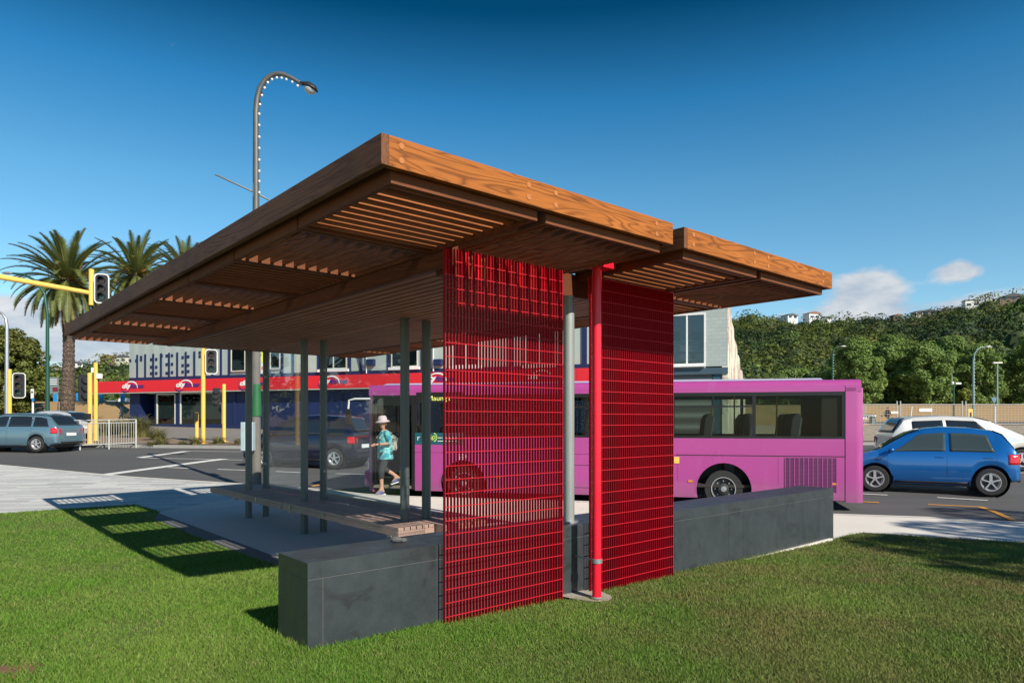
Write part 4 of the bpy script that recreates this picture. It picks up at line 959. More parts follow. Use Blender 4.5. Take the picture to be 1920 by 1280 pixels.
# ================================================================ CARS (local x forward, y left, z up from the ground)
def interp(P, x):
    if x <= P[0][0]: return P[0][1]
    for (a, b), (c, d) in zip(P, P[1:]):
        if x <= c: return b+(d-b)*(x-a)/(c-a)
    return P[-1][1]
def car(name, label, near, heading, paintm, L_, W_, H_, wb, top, belt, wins, rear_over, near_side, wr=.31, glass=None, cat='car', rails=False, cutz=.21):
    """near = rear wheel contact point on the near side; near_side = +1 if the car's left side faces the camera"""
    ch, shh = math.cos(heading), math.sin(heading); hw = W_/2; xr = -wb/2; x0 = xr-rear_over; x1 = x0+L_
    loc = Vector(near)-Vector((ch*xr-shh*(near_side*(hw-.1)), shh*xr+ch*(near_side*(hw-.1)), 0))
    f1 = loc+Vector((ch, shh, 0)); slope = (gz(f1.x, f1.y)-gz(loc.x, loc.y)); loc.z = gz(loc.x, loc.y)+.005
    r = empty(name, loc, heading, label, cat)
    TP = [(x0+a, b) for a, b in top]; roofz = max(b for a, b in top)
    n = 96; xs = [x0+L_*i/n for i in range(n+1)]; ns_ = 9
    xs = sorted(set(round(x, 4) for x in xs+[x0+.02, x0+.05, x1-.02, x1-.05]))
    def halfw(x):
        e = min(x-x0, x1-x); t = clamp(e/.42); return hw*(.80+.20*math.sqrt(1-(1-t)**2)) if t < 1 else hw
    def bottom(x):
        b = .21+.12*(1-smooth(0, .5, x-x0))+.05*(1-smooth(0, .5, x1-x)); 
        return b
    def archz(x):
        z = bottom(x)
        for wx in (xr, xr+wb):
            dx = abs(x-wx); ra = wr+.055
            if dx < ra: z = max(z, wr+math.sqrt(ra*ra-dx*dx))
        return z
    def ring(x):
        w_ = halfw(x); zt = interp(TP, x); bz_ = min(belt, zt-.02); zb = archz(x); cab = clamp((zt-belt)/(roofz-belt)) if zt > belt else 0
        wt = w_*(.965-.20*cab); zlow = min(max(zb+.02, .36), bz_-.06)
        mid = max(zlow+.03, min(.62, bz_-.03))
        pts = [(0, zb if zb == bottom(x) else bottom(x)), (w_*.90, max(zb, 0)), (w_*.985, zlow), (w_, mid), (w_*.985, (mid+bz_)/2+.02), (w_*.965, bz_)]
        pts += [((w_*.965)+(wt-w_*.965)*.5, bz_+(zt-.05-bz_)*.5 if cab else bz_+.004), (wt, max(zt-.05*cab, bz_+.006)), (wt*.86, zt-.004), (wt*.45, zt+.012*cab), (0, zt+.018*cab)]
        return pts
    vs = []; m_ = 11
    for x in xs:
        pts = ring(x)
        for y, z in pts: vs.append((x, y, z))
        for y, z in pts: vs.append((x, -y, z))
    fs = []
    for i in range(len(xs)-1):
        for s_ in (0, 1):
            for j in range(m_-1):
                a = i*2*m_+s_*m_+j; b = (i+1)*2*m_+s_*m_+j; fs.append((a, b, b+1, a+1) if s_ else (a, a+1, b+1, b))
    N2 = 2*m_; last = (len(xs)-1)*N2
    for base in (0, last): 
        fs.append(tuple(base+j for j in range(m_))+tuple(base+m_+j for j in range(m_-1, -1, -1)))
    mb = MB(); mb.add(vs, fs)
    body = mb.build('body', paintm, r, smooth=True, angle=50)
    bm = bmesh.new(); bm.from_mesh(body.data); bmesh.ops.remove_doubles(bm, verts=bm.verts, dist=1e-4); bmesh.ops.recalc_face_normals(bm, faces=bm.faces); bm.to_mesh(body.data); bm.free()
    g = glass or m_dglass
    def sidept(x, f, s_, out):                     # f from belt (0) to roof edge (1)
        pts = ring(x); a, b, c = pts[5], pts[6], pts[7]
        y, z = (a[0]+(b[0]-a[0])*f*2, a[1]+(b[1]-a[1])*f*2) if f < .5 else (b[0]+(c[0]-b[0])*(f-.5)*2, b[1]+(c[1]-b[1])*(f-.5)*2)
        return (x, s_*(y+out), z)
    def lowpt(x, z, s_, out):
        pts = ring(x)
        for (ya, za), (yb, zb) in zip(pts[1:5], pts[2:6]):
            if za <= z <= zb: return (x, s_*(ya+(yb-ya)*(z-za)/max(1e-5, zb-za)+out), z)
        return (x, s_*(pts[3][0]+out), z)
    def patch(fn, nu, nv, m, nm, parent=r, thick=.004):
        q = MB(); q.add([fn(i/nu, j/nv) for i in range(nu+1) for j in range(nv+1)], [(i*(nv+1)+j, (i+1)*(nv+1)+j, (i+1)*(nv+1)+j+1, i*(nv+1)+j+1) for i in range(nu) for j in range(nv)])
        o = q.build(nm, m, parent, smooth=True); sd = o.modifiers.new('thickness', 'SOLIDIFY'); sd.thickness = thick; sd.offset = 0; return o
    for s_ in (1, -1):
        for (xa0, xa1, xb0, xb1) in wins:         # bottom/top x of rear edge, bottom/top x of front edge
            patch(lambda u, v: sidept(x0+(xa0+(xa1-xa0)*v)+((xb0+(xb1-xb0)*v)-(xa0+(xa1-xa0)*v))*u, .06+.80*v, s_, .006), 14, 6, g, 'side_window')
    # windscreen and rear screen follow the roof line
    fx = [x for x in xs if x > x0+L_*.5 and belt+.06 < interp(TP, x) < roofz-.05]; rx = [x for x in xs if x < x0+L_*.4 and belt+.06 < interp(TP, x) < roofz-.07]
    def topy(x, u, out=.01):
        pts = ring(x); hwid = pts[8][0]*.97; y = (2*u-1)*hwid; return (x, y, interp(TP, x)+out+.006)
    if len(fx) > 1: patch(lambda u, v: (lambda x: (topy(x, v)))(fx[0]+(fx[-1]-fx[0])*u), 10, 8, m_dglass, 'windscreen')
    if len(rx) > 1: patch(lambda u, v: (lambda x: (topy(x, v)[0]-.012, topy(x, v)[1], topy(x, v)[2]))(rx[0]+(rx[-1]-rx[0])*u), 8, 8, m_dglass, 'rear_window')
    m_tl = M('tail_lamp_red'); m_tl = m_tl.out((.55, .012, .02), .15, spec=.8)
    zt_b = belt
    for s_ in (1, -1):
        patch(lambda u, v: lowpt(x0+.02+.22*u, zt_b-.24+.22*v, s_, .008), 5, 4, m_tl, 'tail_light')
        patch(lambda u, v: (x0+.015+.09*abs(v)**2, s_*(halfw(x0+.03)-.20*(1-v))*.985, zt_b-.30+.24*u), 4, 4, m_tl, 'tail_light')
        patch(lambda u, v: lowpt(x1-.36+.30*u, .56+.14*v-.03*u, s_, .006), 5, 3, m_chrome, 'headlight')
        q = MB()
        q = MB(); p_ = sidept(x0+wins[-1][2]-.05, .05, s_, .0); q.blob((p_[0], p_[1]+s_*.11, p_[2]+.04), .075, .085, .055, 10, 7); q.beam((p_[0], p_[1]-s_*.02, p_[2]), (p_[0], p_[1]+s_*.07, p_[2]+.02), .03, .03); q.build('wing_mirror', paintm, r, smooth=True)
        for (xa0, xa1, xb0, xb1) in wins[-2:]:
            p_ = lowpt(x0+xa0+.12, belt-.10, s_, .012); MB().box(p_[0]-.09, p_[0]+.09, min(p_[1], p_[1]-s_*.03), max(p_[1], p_[1]-s_*.03), p_[2]-.014, p_[2]+.014).build('door_handle', paintm, r, bevel=.005)
            dx = x0+xa0-.03
            if abs(dx-xr) > .1: patch(lambda u, v: lowpt(dx+.006*u, max(.30, archz(dx)+.03)+(belt-.02-max(.30, archz(dx)+.03))*v, s_, .0015), 1, 8, m_black, 'door_gap', thick=.001)
        dx = x0+wins[-1][2]+.02
        patch(lambda u, v: lowpt(dx+.006*u, max(.32, archz(dx)+.03)+(belt-.04-max(.32, archz(dx)+.03))*v, s_, .0015), 1, 8, m_black, 'door_gap', thick=.001)
        patch(lambda u, v: lowpt(xr+wr+.10+(wb-2*wr-.2)*u, .225+.05*v, s_, .006), 6, 2, m_black, 'sill_trim')
    q = MB().box(x0-.012, x0+.03, -.26, .26, .62, .74).build('number_plate', m_white, r, bevel=.004)
    q = MB().box(x0-.02, x0+.06, -hw*.72, hw*.72, .30, .40).build('bumper_trim', m_black, r, bevel=.02)
    MB().box(x0+.25, x1-.25, -hw+.16, hw-.16, .17, .40).build('underbody', m_black, r)
    if rails:
        for s_ in (1, -1):
            p0, p1 = sidept(x0+.55, 1, s_, -.02), sidept(x0+L_*.55, 1, s_, -.02); MB().tube([p0, (p0[0]+.1, p0[1], p0[2]+.06), (p1[0]-.1, p1[1], p1[2]+.06), p1], .014, 8).build('roof_rail', m_black, r, smooth=True)
    for wx in (xr, xr+wb):
        for s_ in (1, -1):
            c = (wx, s_*(hw-.02), wr)
            t_ = MB().lathe(c, (0, -s_, 0), [(.0, wr*.66), (.0, wr*.93), (.02, wr), (.17, wr), (.19, wr*.93), (.19, wr*.6)], 36).build('wheel', m_rubber, r, smooth=True)
            q = MB().lathe((wx, s_*(hw-.022), wr), (0, -s_, 0), [(.0, wr*.665), (.0, wr*.60), (.03, wr*.57), (.05, wr*.50)], 32)
            for k in range(5):
                a = k*2*math.pi/5+.3; d_ = Vector((math.cos(a), 0, math.sin(a))); cc = Vector((wx, s_*(hw-.040), wr)); q.beam(cc+d_*.02, cc+d_*wr*.6, .055, .03)
            q.lathe((wx, s_*(hw-.02), wr), (0, -s_, 0), [(0, 0), (0, .045), (.04, .05)], 14)
            q.build('rim', m_alloy, t_, smooth=True)
            MB().lathe((wx, s_*(hw-.075), wr), (0, -s_, 0), [(0, 0), (0, wr*.6)], 20).build('brake_disc', plain('brake_dark', (.05, .05, .05), .6), t_)
            ll = MB().lathe((wx, s_*(hw-.01), wr), (0, -s_, 0), [(0.0, wr+.05), (.28, wr+.05), (.28, 0)], 28).build('wheel_housing', m_black, r, fix=False)
    return r
def carpaint(name, c): 
    m = M(name); return m.out(c, .22, .35, coat=1.)
hatch_top = [(0, .50), (.03, .86), (.10, 1.00), (.36, 1.34), (.55, 1.42), (1.0, 1.48), (1.6, 1.50), (2.0, 1.46), (2.35, 1.35), (2.98, .98), (3.3, .90), (3.6, .80), (3.78, .66), (3.85, .48)]
wag_top = [(0, .52), (.04, .90), (.08, 1.02), (.42, 1.38), (.7, 1.46), (1.4, 1.51), (2.2, 1.50), (2.6, 1.42), (3.3, 1.00), (3.8, .90), (4.2, .76), (4.33, .62), (4.38, .48)]
mpv_top = [(0, .52), (.03, .98), (.08, 1.12), (.34, 1.55), (.6, 1.62), (1.4, 1.66), (2.1, 1.62), (2.5, 1.50), (3.25, 1.04), (3.6, .92), (3.85, .76), (3.95, .5)]
nb_ = on(1857, 931.5); nf_ = on(1642, 921); hd = math.atan2(nf_.y-nb_.y, nf_.x-nb_.x)
car('blue_car', 'bright blue hatchback driving just behind the purple bus', nb_, hd, carpaint('bright_blue_car_paint', (.008, .13, .42)), 3.55, 1.68, 1.5, 2.26, [(a*.922, b) for a, b in hatch_top], .93,
    [(.48, .62, 1.33, 1.33), (1.41, 1.41, 2.54, 1.96)], .56, +1, .30, pane('reflection_toned_car_glass', (.035, .05, .05)))  # window colour lightened to stand for reflections
nw = on(1915, 883); nw2 = nw+Vector((-2.7, .45, 0))
car('white_car', 'white people carrier passing beyond the blue hatchback', nw2, math.atan2(-.45, 2.7), carpaint('white_car_paint', (.78, .76, .70)), 4.55, 1.78, 1.65, 2.72, [(a*1.15, b*1.0) for a, b in mpv_top], 1.02,
    [(.62, .62, 1.55, 1.5), (1.62, 1.6, 2.95, 2.45)], .95, -1, .32)
nd = on(628, 880)
car('dark_car', 'dark navy people carrier driving past, left of the bus', nd, math.pi-R(13), carpaint('dark_navy_car_paint', (.010, .014, .035)), 3.95, 1.72, 1.65, 2.45, mpv_top, 1.0, [(.30, .45, .85, .85), (.93, .93, 1.75, 1.72), (1.82, 1.80, 2.85, 2.35)], .68, +1, .31)
nl = on(70, 849)
car('estate_car', 'steel blue estate car driving out of frame by the guard rail', nl, math.pi-R(3), carpaint('steel_blue_car_paint', (.13, .23, .29)), 4.38, 1.78, 1.5, 2.65, wag_top, .96, [(.30, .46, .95, .95), (1.03, 1.03, 1.95, 1.92), (2.03, 2.0, 3.12, 2.55)], .82, +1, .31, rails=True)
nl2 = on(48, 835)
car('small_white_car', 'white car mostly hidden behind the steel blue estate', nl2+Vector((0, 2.5, 0)), math.pi-R(6), carpaint('pearl_white_car_paint', (.6, .62, .64)), 3.85, 1.7, 1.5, 2.4, hatch_top, .93, [(.52, .66, 1.40, 1.40), (1.48, 1.48, 2.75, 2.12)], .66, +1, .30)
# ================================================================ STREET FURNITURE
def put(loc, o, label, cat): o.location = loc; return tag(o, label, cat)
def root_at(name, p, label, cat, group=None, rz=0.): return empty(name, p, rz, label, cat, group)
def rel(root): return MB(tuple(root.location))
def pole(root, r0, r1, h, m, name='pole', n=16, z0=0.):
    b = root.location
    return rel(root).tube([(b.x, b.y, b.z+z0-.03), (b.x, b.y, b.z+h)], [r0, r1], n).build(name, m, root, smooth=True)
m_lens = [pane('signal_lens', c, .2) for c in ((.04, .006, .006), (.04, .02, .005), (.006, .05, .035))]
def signal(root, c, face, h=1.15, border=True):
    """three-lamp head centred at c, facing the given compass direction (radians); back board with white edge"""
    f = Vector((math.cos(face), math.sin(face), 0)); r = Vector((-f.y, f.x, 0)); w_ = h*.46; c = Vector(c)
    def rr(wd, ht, rad, dz=0):
        pts = []
        for cx, cz, a0 in ((wd/2-rad, ht/2-rad, 0), (-wd/2+rad, ht/2-rad, 90), (-wd/2+rad, -ht/2+rad, 180), (wd/2-rad, -ht/2+rad, 270)):
            for i in range(6): a = R(a0+18*i); pts.append(c+r*(cx+rad*math.cos(a))+Vector((0, 0, cz+rad*math.sin(a))))
        return pts
    hd_ = rel(root); hd_.prism([p-f*.02 for p in rr(w_-.07, h-.07, .10)], f*.04); hd_ = hd_.build('backing_board', m_black, root)
    if border:
        q = rel(root); o_ = rr(w_, h, .14); i_ = rr(w_-.065, h-.065, .11); n = len(o_)
        q.add([p+f*.0 for p in o_]+[p for p in i_]+[p+f*.03 for p in o_]+[p+f*.03 for p in i_], [(k, (k+1) % n, n+(k+1) % n, n+k) for k in range(n)]+[(2*n+k, 3*n+k, 3*n+(k+1) % n, 2*n+(k+1) % n) for k in range(n)]+[(k, 2*n+k, 2*n+(k+1) % n, (k+1) % n) for k in range(n)])
        q.build('white_border', m_white, hd_)
    for k, dz in enumerate((.32, 0, -.32)):
        cc = c+Vector((0, 0, dz*h/1.15)); rad = .115*h/1.15
        q = rel(root); q.lathe(cc-f*.13, f, [(0, 0), (0, rad*1.15), (.155, rad*1.15), (.16, rad)], 16); q.build('lamp_housing', m_black, hd_, smooth=True)
        q = rel(root); q.lathe(cc+f*.031, f, [(0, 0), (.0, rad*.92), (.004, rad*.9)], 16); q.lathe(cc+f*.03, f, [(0, rad*.92), (.012, 0)], 16); q.build('lens', m_lens[k], hd_)
        vs = []; n = 12                              # hood over each lamp
        for i in range(n+1):
            a = R(-25+230*i/n); d = r*math.cos(a)*rad*1.08+Vector((0, 0, math.sin(a)*rad*1.08)); vs += [cc+f*.02+d, cc+f*(.08+.17*max(.0, math.sin(a)))+d]
        q = rel(root); q.add(vs, [(2*i, 2*i+1, 2*i+3, 2*i+2) for i in range(n)]); hv = q.build('visor', m_black, hd_, fix=False); sd = hv.modifiers.new('thickness', 'SOLIDIFY'); sd.thickness = .008
    return hd_
CAMF = R(-90)
def bracket(root, a, b): return rel(root).tube([a, b], .02, 6).build('bracket', m_galv, root)
# far kerb signals
G = lambda px, py: on(px, py, pz)
def sigpole(px, pyb, Yfix, top, r_, label, heads, extra=None, grp=None, name='traffic_signal'):
    b = G(px, pyb) if Yfix is None else Vector(((px-960)/FPX*Yfix, Yfix, pz((px-960)/FPX*Yfix, Yfix)))
    rt = root_at(name, b, label, 'traffic signal' if heads else 'pole', grp)
    pole(rt, r_, r_, at(px, top, b.y).z-b.z, m_yellow)
    rel(rt).lathe((b.x, b.y, b.z-.01), (0, 0, 1), [(0, 0), (0, r_*2.2), (.04, r_*2.2), (.04, r_)], 14).build('base_plate', m_yellow, rt)
    for hx, hy, hh, face, brd in heads:
        c = at(hx, hy, b.y-.05); signal(rt, c, face, hh, brd)
        for dz in (-.3, .3): bracket(rt, (b.x, b.y, c.z+dz), (c.x, c.y, c.z+dz))
    if extra: extra(rt, b)
    return rt
def stub(rt, b):
    q = rel(rt); q.box(b.x-.1, b.x+.1, b.y-.22, b.y-.06, b.z+1.0, b.z+1.35); q.build('push_button_box', m_black, rt, bevel=.015)
sigpole(381, 832, None, 646, .095, 'tall yellow signal pole with white-edged three-lamp head right of it, before the shopfront', [(396.5, 678, 1.12, R(-70), True)], None, 'yellow traffic signal poles')
sigpole(420, 828, None, 720, .085, 'yellow pole carrying a signal head seen from behind, in front of the navy shop wall', [(406, 744, .95, R(100), False)], None, 'yellow traffic signal poles')
sigpole(369, 827, None, 772, .085, 'short yellow push-button post left of the tall pole before the shopfront', [], stub, 'yellow traffic signal poles', 'push_button_post')
sigpole(18, 800, 33, 692, .09, 'yellow signal pole with white-edged head at the far left, behind the blue estate', [(36, 722.5, 1.2, R(-75), True)], None, 'yellow traffic signal poles')
def boxes(rt, b):
    q = rel(rt); q.tube([(b.x, b.y, b.z+2.6), (b.x-.3, b.y-.1, b.z+2.6), (b.x-.3, b.y-.1, b.z+2.9)], .03, 6); q.build('conduit', m_galv, rt); stub(rt, b)
sigpole(168.5, 832, None, 699, .10, 'yellow signal pole behind the guard rail carrying a dark head and push button box', [(158, 727, 1.25, R(150), False)], boxes, 'yellow traffic signal poles')
def cams(rt, b):
    q = rel(rt); z = at(184, 705, b.y).z; q.box(b.x+.08, b.x+.3, b.y-.1, b.y+.06, z-.12, z+.12); q.build('sensor_box', m_white, rt, bevel=.01)
    q = rel(rt); z = at(184, 694, b.y).z; q.box(b.x-.2, b.x-.08, b.y-.05, b.y+.05, z-.12, z+.12); q.build('sensor_box', m_white, rt, bevel=.01)
sigpole(179.5, 826, None, 680, .09, 'tall thin yellow pole with small white sensor boxes beside the guard rail', [], cams, 'yellow traffic signal poles', 'sensor_pole')
# mast arm reaching in from the left
Ym = 24.0; mb_ = Vector((-27.2, 21.5, pz(-27.2, 21.5))); ma = root_at('mast_arm_signal', mb_, 'yellow mast arm reaching in from the left with signal head at its end', 'traffic signal')
pole(ma, .13, .11, 6.6-mb_.z, m_yellow)
e_ = at(168, 549, Ym); s1 = at(0, 519, Ym-.9)
rel(ma).tube([(mb_.x, mb_.y, 6.55), (s1.x-2, s1.y-.4, s1.z+.18), tuple(s1), tuple(e_)], [.11, .10, .095, .075], 12).build('arm', m_yellow, ma, smooth=True)
a_, b_ = at(171.5, 505, Ym), at(171.5, 572, Ym)
rel(ma).tube([a_, b_], .085, 12).build('hanger_pipe', m_yellow, ma, smooth=True)
signal(ma, at(191, 541, Ym-.1), R(-75), 1.02, True)
# tall street lamp with bulbs and boxes behind the bench
m_lampst = plain('weathered_lamp_steel', (.12, .125, .12), .5, .4, .25, 6)
def lamp_pole():
    b = Vector(((481-960)/FPX*16.6, 16.6, pz(-6.1, 16.6))); rt = root_at('street_lamp', b, 'tallest grey street lamp strung with white bulbs, bus stop signs halfway up', 'street lamp')
    Y = b.y; P = lambda x, y: at(x, y, Y)
    m_pole = plain('mottled_concrete_pole', (.15, .14, .125), .8, 0, .3, 4)
    rel(rt).tube([(b.x, b.y, b.z-.03), P(480, 780), P(480, 640)], [.115, .105, .09], 18).build('pole', m_pole, rt, smooth=True)
    path = [P(480, 641), P(480, 400), P(480, 210), P(482, 186), P(487, 166), P(497, 150), P(508, 142), P(520, 138.5), P(533, 140), P(546, 146), P(560, 154), P(568, 158.5)]
    rel(rt).tube(path, [.088, .078, .068, .066, .064, .062, .06, .058, .055, .05, .045, .04], 14).build('curved_arm', m_lampst, rt, smooth=True)
    h = rel(rt); a, c = P(563, 156), P(597, 172); d = (c-a).normalized(); up = Vector((0, 0, 1)); up = (up-d*up.dot(d)).normalized(); sd = d.cross(up)
    prof = [(0, .05, .04), (.10, .09, .08), (.22, .15, .12), (.38, .15, .09), (.44, .10, .03)]; vs = []; n = 12
    for t, w_, hh in prof:
        for k in range(n):
            an = 2*math.pi*k/n; vs.append(a+d*t+sd*math.cos(an)*w_+up*max(-.02, math.sin(an))*hh)
    h.add(vs, [(i*n+k, i*n+(k+1) % n, (i+1)*n+(k+1) % n, (i+1)*n+k) for i in range(4) for k in range(n)]+[tuple(range(n)), tuple(4*n+k for k in range(n))])
    lh = h.build('lamp_head', m_black, rt, smooth=True)
    q = rel(rt); cc = a+d*.28-up*.03; vs = []
    for j in range(5):
        t = j/4*math.pi/2
        for k in range(n): an = 2*math.pi*k/n; vs.append(cc+d*math.cos(an)*.15*math.cos(t)+sd*math.sin(an)*.13*math.cos(t)-up*.12*math.sin(t))
    q.add(vs, [(j*n+k, j*n+(k+1) % n, (j+1)*n+(k+1) % n, (j+1)*n+k) for j in range(4) for k in range(n)]); q.build('lens_bowl', plain('cloudy_lens', (.45, .47, .46), .2), lh, smooth=True)
    bulbs = [(558, 161), (548, 154), (537, 149), (528, 146.5), (519, 146), (510, 149), (502, 155), (496, 165), (491, 179), (487.5, 196), (486, 214), (486, 235), (486, 257), (486, 278), (486, 300), (486, 321), (486, 340), (486, 361)]
    for x, y in bulbs:
        p = P(x, y); q = rel(rt); q.blob(p, .028, .028, .034, 8, 6); q.build('bulb', m_white, rt, smooth=True)
        q = rel(rt); dirx = Vector((P(480, y)-p)) if y > 200 else Vector((0, 0, .1)); q.tube([p, p+dirx.normalized()*.09], .02, 6); q.build('bulb_socket', m_black, rt)
    rel(rt).box(P(476, 0).x, P(479, 0).x, Y-.06, Y+.06, P(0, 370).z, P(0, 345).z).build('junction_box', m_galv, rt)
    rel(rt).tube([P(410, 332.5)+Vector((0, -.2, 0)), P(480, 362), P(500, 371)+Vector((0, .15, 0))], .02, 8).build('crossbar', m_lampst, rt, smooth=True)
    rel(rt).lathe((b.x, b.y, P(0, 780).z), (0, 0, 1), [(0, .09), (0, .118), (P(0, 720).z-P(0, 780).z, .103), (P(0, 720).z-P(0, 780).z, .085)], 18).build('green_band', plain('green_band_paint', (.02, .13, .045), .5), rt, smooth=True)
    for x0, x1, lab in ((461.5, 470.5, 'cabinet'), (477.5, 484.5, 'cabinet')):
        q = rel(rt); q.box(P(x0, 0).x, P(x1, 0).x, Y-.36, Y-.17, P(0, 844).z, P(0, 791).z); q.build('cabinet', plain('pale_blue_cabinet', (.35, .45, .48), .5), rt, bevel=.02)
    q = rel(rt); q.box(P(466, 0).x, P(483, 0).x, Y-.24, Y-.14, P(0, 842).z, P(0, 793).z); q.build('cabinet_back', m_black, rt)
    sg = rel(rt); sg.box(P(491, 0).x, P(499.5, 0).x, Y-.02, Y+.01, P(0, 680).z, P(0, 652).z); sg = sg.build('bus_stop_flag', plain('yellow_sign', (.80, .78, .02), .5), rt)
    s2 = rel(rt); s2.box(P(491, 0).x, P(499.5, 0).x, Y-.02, Y+.01, P(0, 700).z, P(0, 680.6).z); s2 = s2.build('parking_sign', m_white, rt)
    q = rel(rt); q.lathe(P(495.3, 690)+Vector((0, -.022, 0)), (0, -1, 0), [(0, .035), (.002, .035), (.002, .055), (0, .055)], 14); q.box(P(493, 0).x, P(497.5, 0).x, Y-.025, Y-.021, P(0, 699).z, P(0, 697.5).z); q.build('red_symbol', plain('sign_red', (.6, .02, .03), .5), s2)
    rel(rt).tube([P(480, 665), P(492, 665)], .02, 6).build('sign_bracket', m_galv, rt)
lamp_pole()
def curved_lamp(name, px, pyb, Y, topy, dx, m, label, grp, base=None, thick=.09, headm=None, bulbs=False):
    bx = (px-960)/FPX*Y; b = Vector((bx, Y, gz(bx, Y))); rt = root_at(name, b, label, 'street lamp', grp)
    P = lambda x, y: at(x, y, Y); k = abs(dx)
    path = [(bx, Y, b.z-.05), P(px, topy+k*1.1), P(px+dx*.08, topy+k*.55), P(px+dx*.32, topy+k*.2), P(px+dx*.65, topy+k*.03), P(px+dx, topy)]
    rel(rt).tube(path, [thick, thick*.7, thick*.62, thick*.55, thick*.5, thick*.45], 10).build('pole', m, rt, smooth=True)
    a = P(px+dx*.95, topy); s_ = 1 if dx > 0 else -1; u = .001*Y
    q = rel(rt); q.blob((a.x+s_*.3, Y, a.z), .42, .16, .10, 12, 8); q.build('lamp_head', headm or m_galv, rt, smooth=True)
    if bulbs:
        for i in range(14):
            zz = b.z+(P(px, topy+k).z-b.z)*(.35+.65*i/13); q = rel(rt); q.blob((bx+.13, Y, zz), .05, .05, .05, 6, 5); q.build('bulb', m_white, rt)
curved_lamp('street_lamp', 89, 770, 50, 512, -70, m_greenpole, 'tall dark green street lamp curving left in front of the nearest palm', 'street lamps', thick=.155)
curved_lamp('street_lamp', 13, 790, 40, 583, -26, m_galv, 'grey street lamp at the far left edge before the leafy tree', 'street lamps', thick=.13)
curved_lamp('street_lamp', 1561, 712, 82, 649, 16, m_greenpole, 'green street lamp rising just above the bus roof', 'street lamps', bulbs=True, thick=.11)
curved_lamp('street_lamp', 1825, 790, 70, 650, 24, plain('bluish_pole', (.16, .26, .26), .5), 'blue-grey curved street lamp beyond the construction fence', 'street lamps', bulbs=True, thick=.13)
def tlamp(px, Y, topy, label):
    bx = (px-960)/FPX*Y; b = Vector((bx, Y, gz(bx, Y))); rt = root_at('street_lamp', b, label, 'street lamp', 'street lamps')
    pole(rt, .10, .08, at(px, topy, Y).z-b.z, plain('pale_green_pole', (.22, .33, .27), .5)); t = at(px, topy, Y); q = rel(rt); q.box(t.x-.55, t.x+.55, Y-.15, Y+.15, t.z, t.z+.14); q.build('lamp_head', m_white, rt, bevel=.03)
tlamp(1870, 84, 681, 'pale lamp post with flat T-shaped twin head, right of the curved lamp')
bx = (1788-960)/FPX*66; b = Vector((bx, 66, gz(bx, 66))); rt = root_at('camera_pole', b, 'dark green pole with white security cameras beyond the fence', 'camera pole'); pole(rt, .09, .08, at(0, 716, 66).z-b.z, m_greenpole)
for x, y in ((1797, 719),): t = at(x, y, 66); q = rel(rt); q.box(t.x-.32, t.x+.2, 65.85, 66.1, t.z-.07, t.z+.1); q.build('security_camera', m_white, rt, bevel=.03)
t = at(1785, 716, 66); q = rel(rt); q.tube([(t.x, 66, t.z-.3), (t.x, 66, t.z+.75)], .03, 6); q.build('antenna', m_galv, rt)
t = at(1785, 718, 66); q = rel(rt); q.blob((t.x, 65.9, t.z), .11, .11, .16, 8, 6); q.build('security_camera', m_white, rt)
# signs
def sign(name, px, pyb, Y, draw, label, pm=m_galv, r_=.04, cat='sign', grp=None, top=None):
    bx = (px-960)/FPX*Y; b = Vector((bx, Y, gz(bx, Y))); rt = root_at(name, b, label, cat, grp)
    if r_: pole(rt, r_, r_, at(px, top, Y).z-b.z, pm)
    draw(rt, Y); return rt
def rect(rt, Y, x0, x1, y0, y1, m, nm='panel', th=.03, dy=-.06):
    a, c = at(x0, y1, Y), at(x1, y0, Y); q = rel(rt); q.box(a.x, c.x, Y+dy-th, Y+dy, a.z, c.z); return q.build(nm, m, rt)
sign('road_name_post', 61.5, 0, 45, lambda rt, Y: (rect(rt, Y, 59.5, 64, 729, 747, m_white), rect(rt, Y, 60.5, 63.5, 733, 737, m_black, 'symbol', .005, -.092), rect(rt, Y, 62, 66, 746, 752, plain('blue_plate', (.02, .2, .5), .5), 'blue_plate', .03, -.095)), 'slim white marker post with small blue plate, left of the green lamp pole', m_white, .06, 'marker post', None, 729)
m_signback = plain('grey_blue_sign', (.20, .26, .28), .55, .3)
def dirsign(rt, Y):
    p = rect(rt, Y, 92, 111, 707, 738, m_signback); rect(rt, Y, 100, 110, 726, 734, plain('dark_red_board', (.16, .02, .03), .5), 'lower_board', .004, -.092)
    for y in (711, 715, 719): rect(rt, Y, 95, 108, y, y+1.2, m_white, 'text_line', .004, -.092)
sign('direction_sign', 108.5, 0, 60, dirsign, 'grey-blue road direction board on twin posts beside the palm trunk', m_galv, .05, 'sign', None, 740)
sign('small_sign', 14, 0, 42, lambda rt, Y: (rect(rt, Y, 15, 24, 703, 722, m_signback), rect(rt, Y, 8, 15, 723, 733, m_white, 'round_panel')), 'small grey sign panel on a post at the far left by the yellow signal', m_galv, .04, 'sign', None, 703)
def gw_(rt, Y):
    a, b_, c = at(1857, 745, Y), at(1868.5, 745, Y), at(1863, 757, Y); q = rel(rt); q.prism([(a.x, Y-.1, a.z), (b_.x, Y-.1, b_.z), (c.x, Y-.1, c.z)], (0, .03, 0)); q.build('triangle', plain('sign_back_blue', (.12, .2, .32), .4), rt)
sign('give_way_sign', 1863, 0, 70, gw_, 'triangular give way sign seen from behind under the T-shaped lamp', m_galv, .04, 'sign', None, 757)
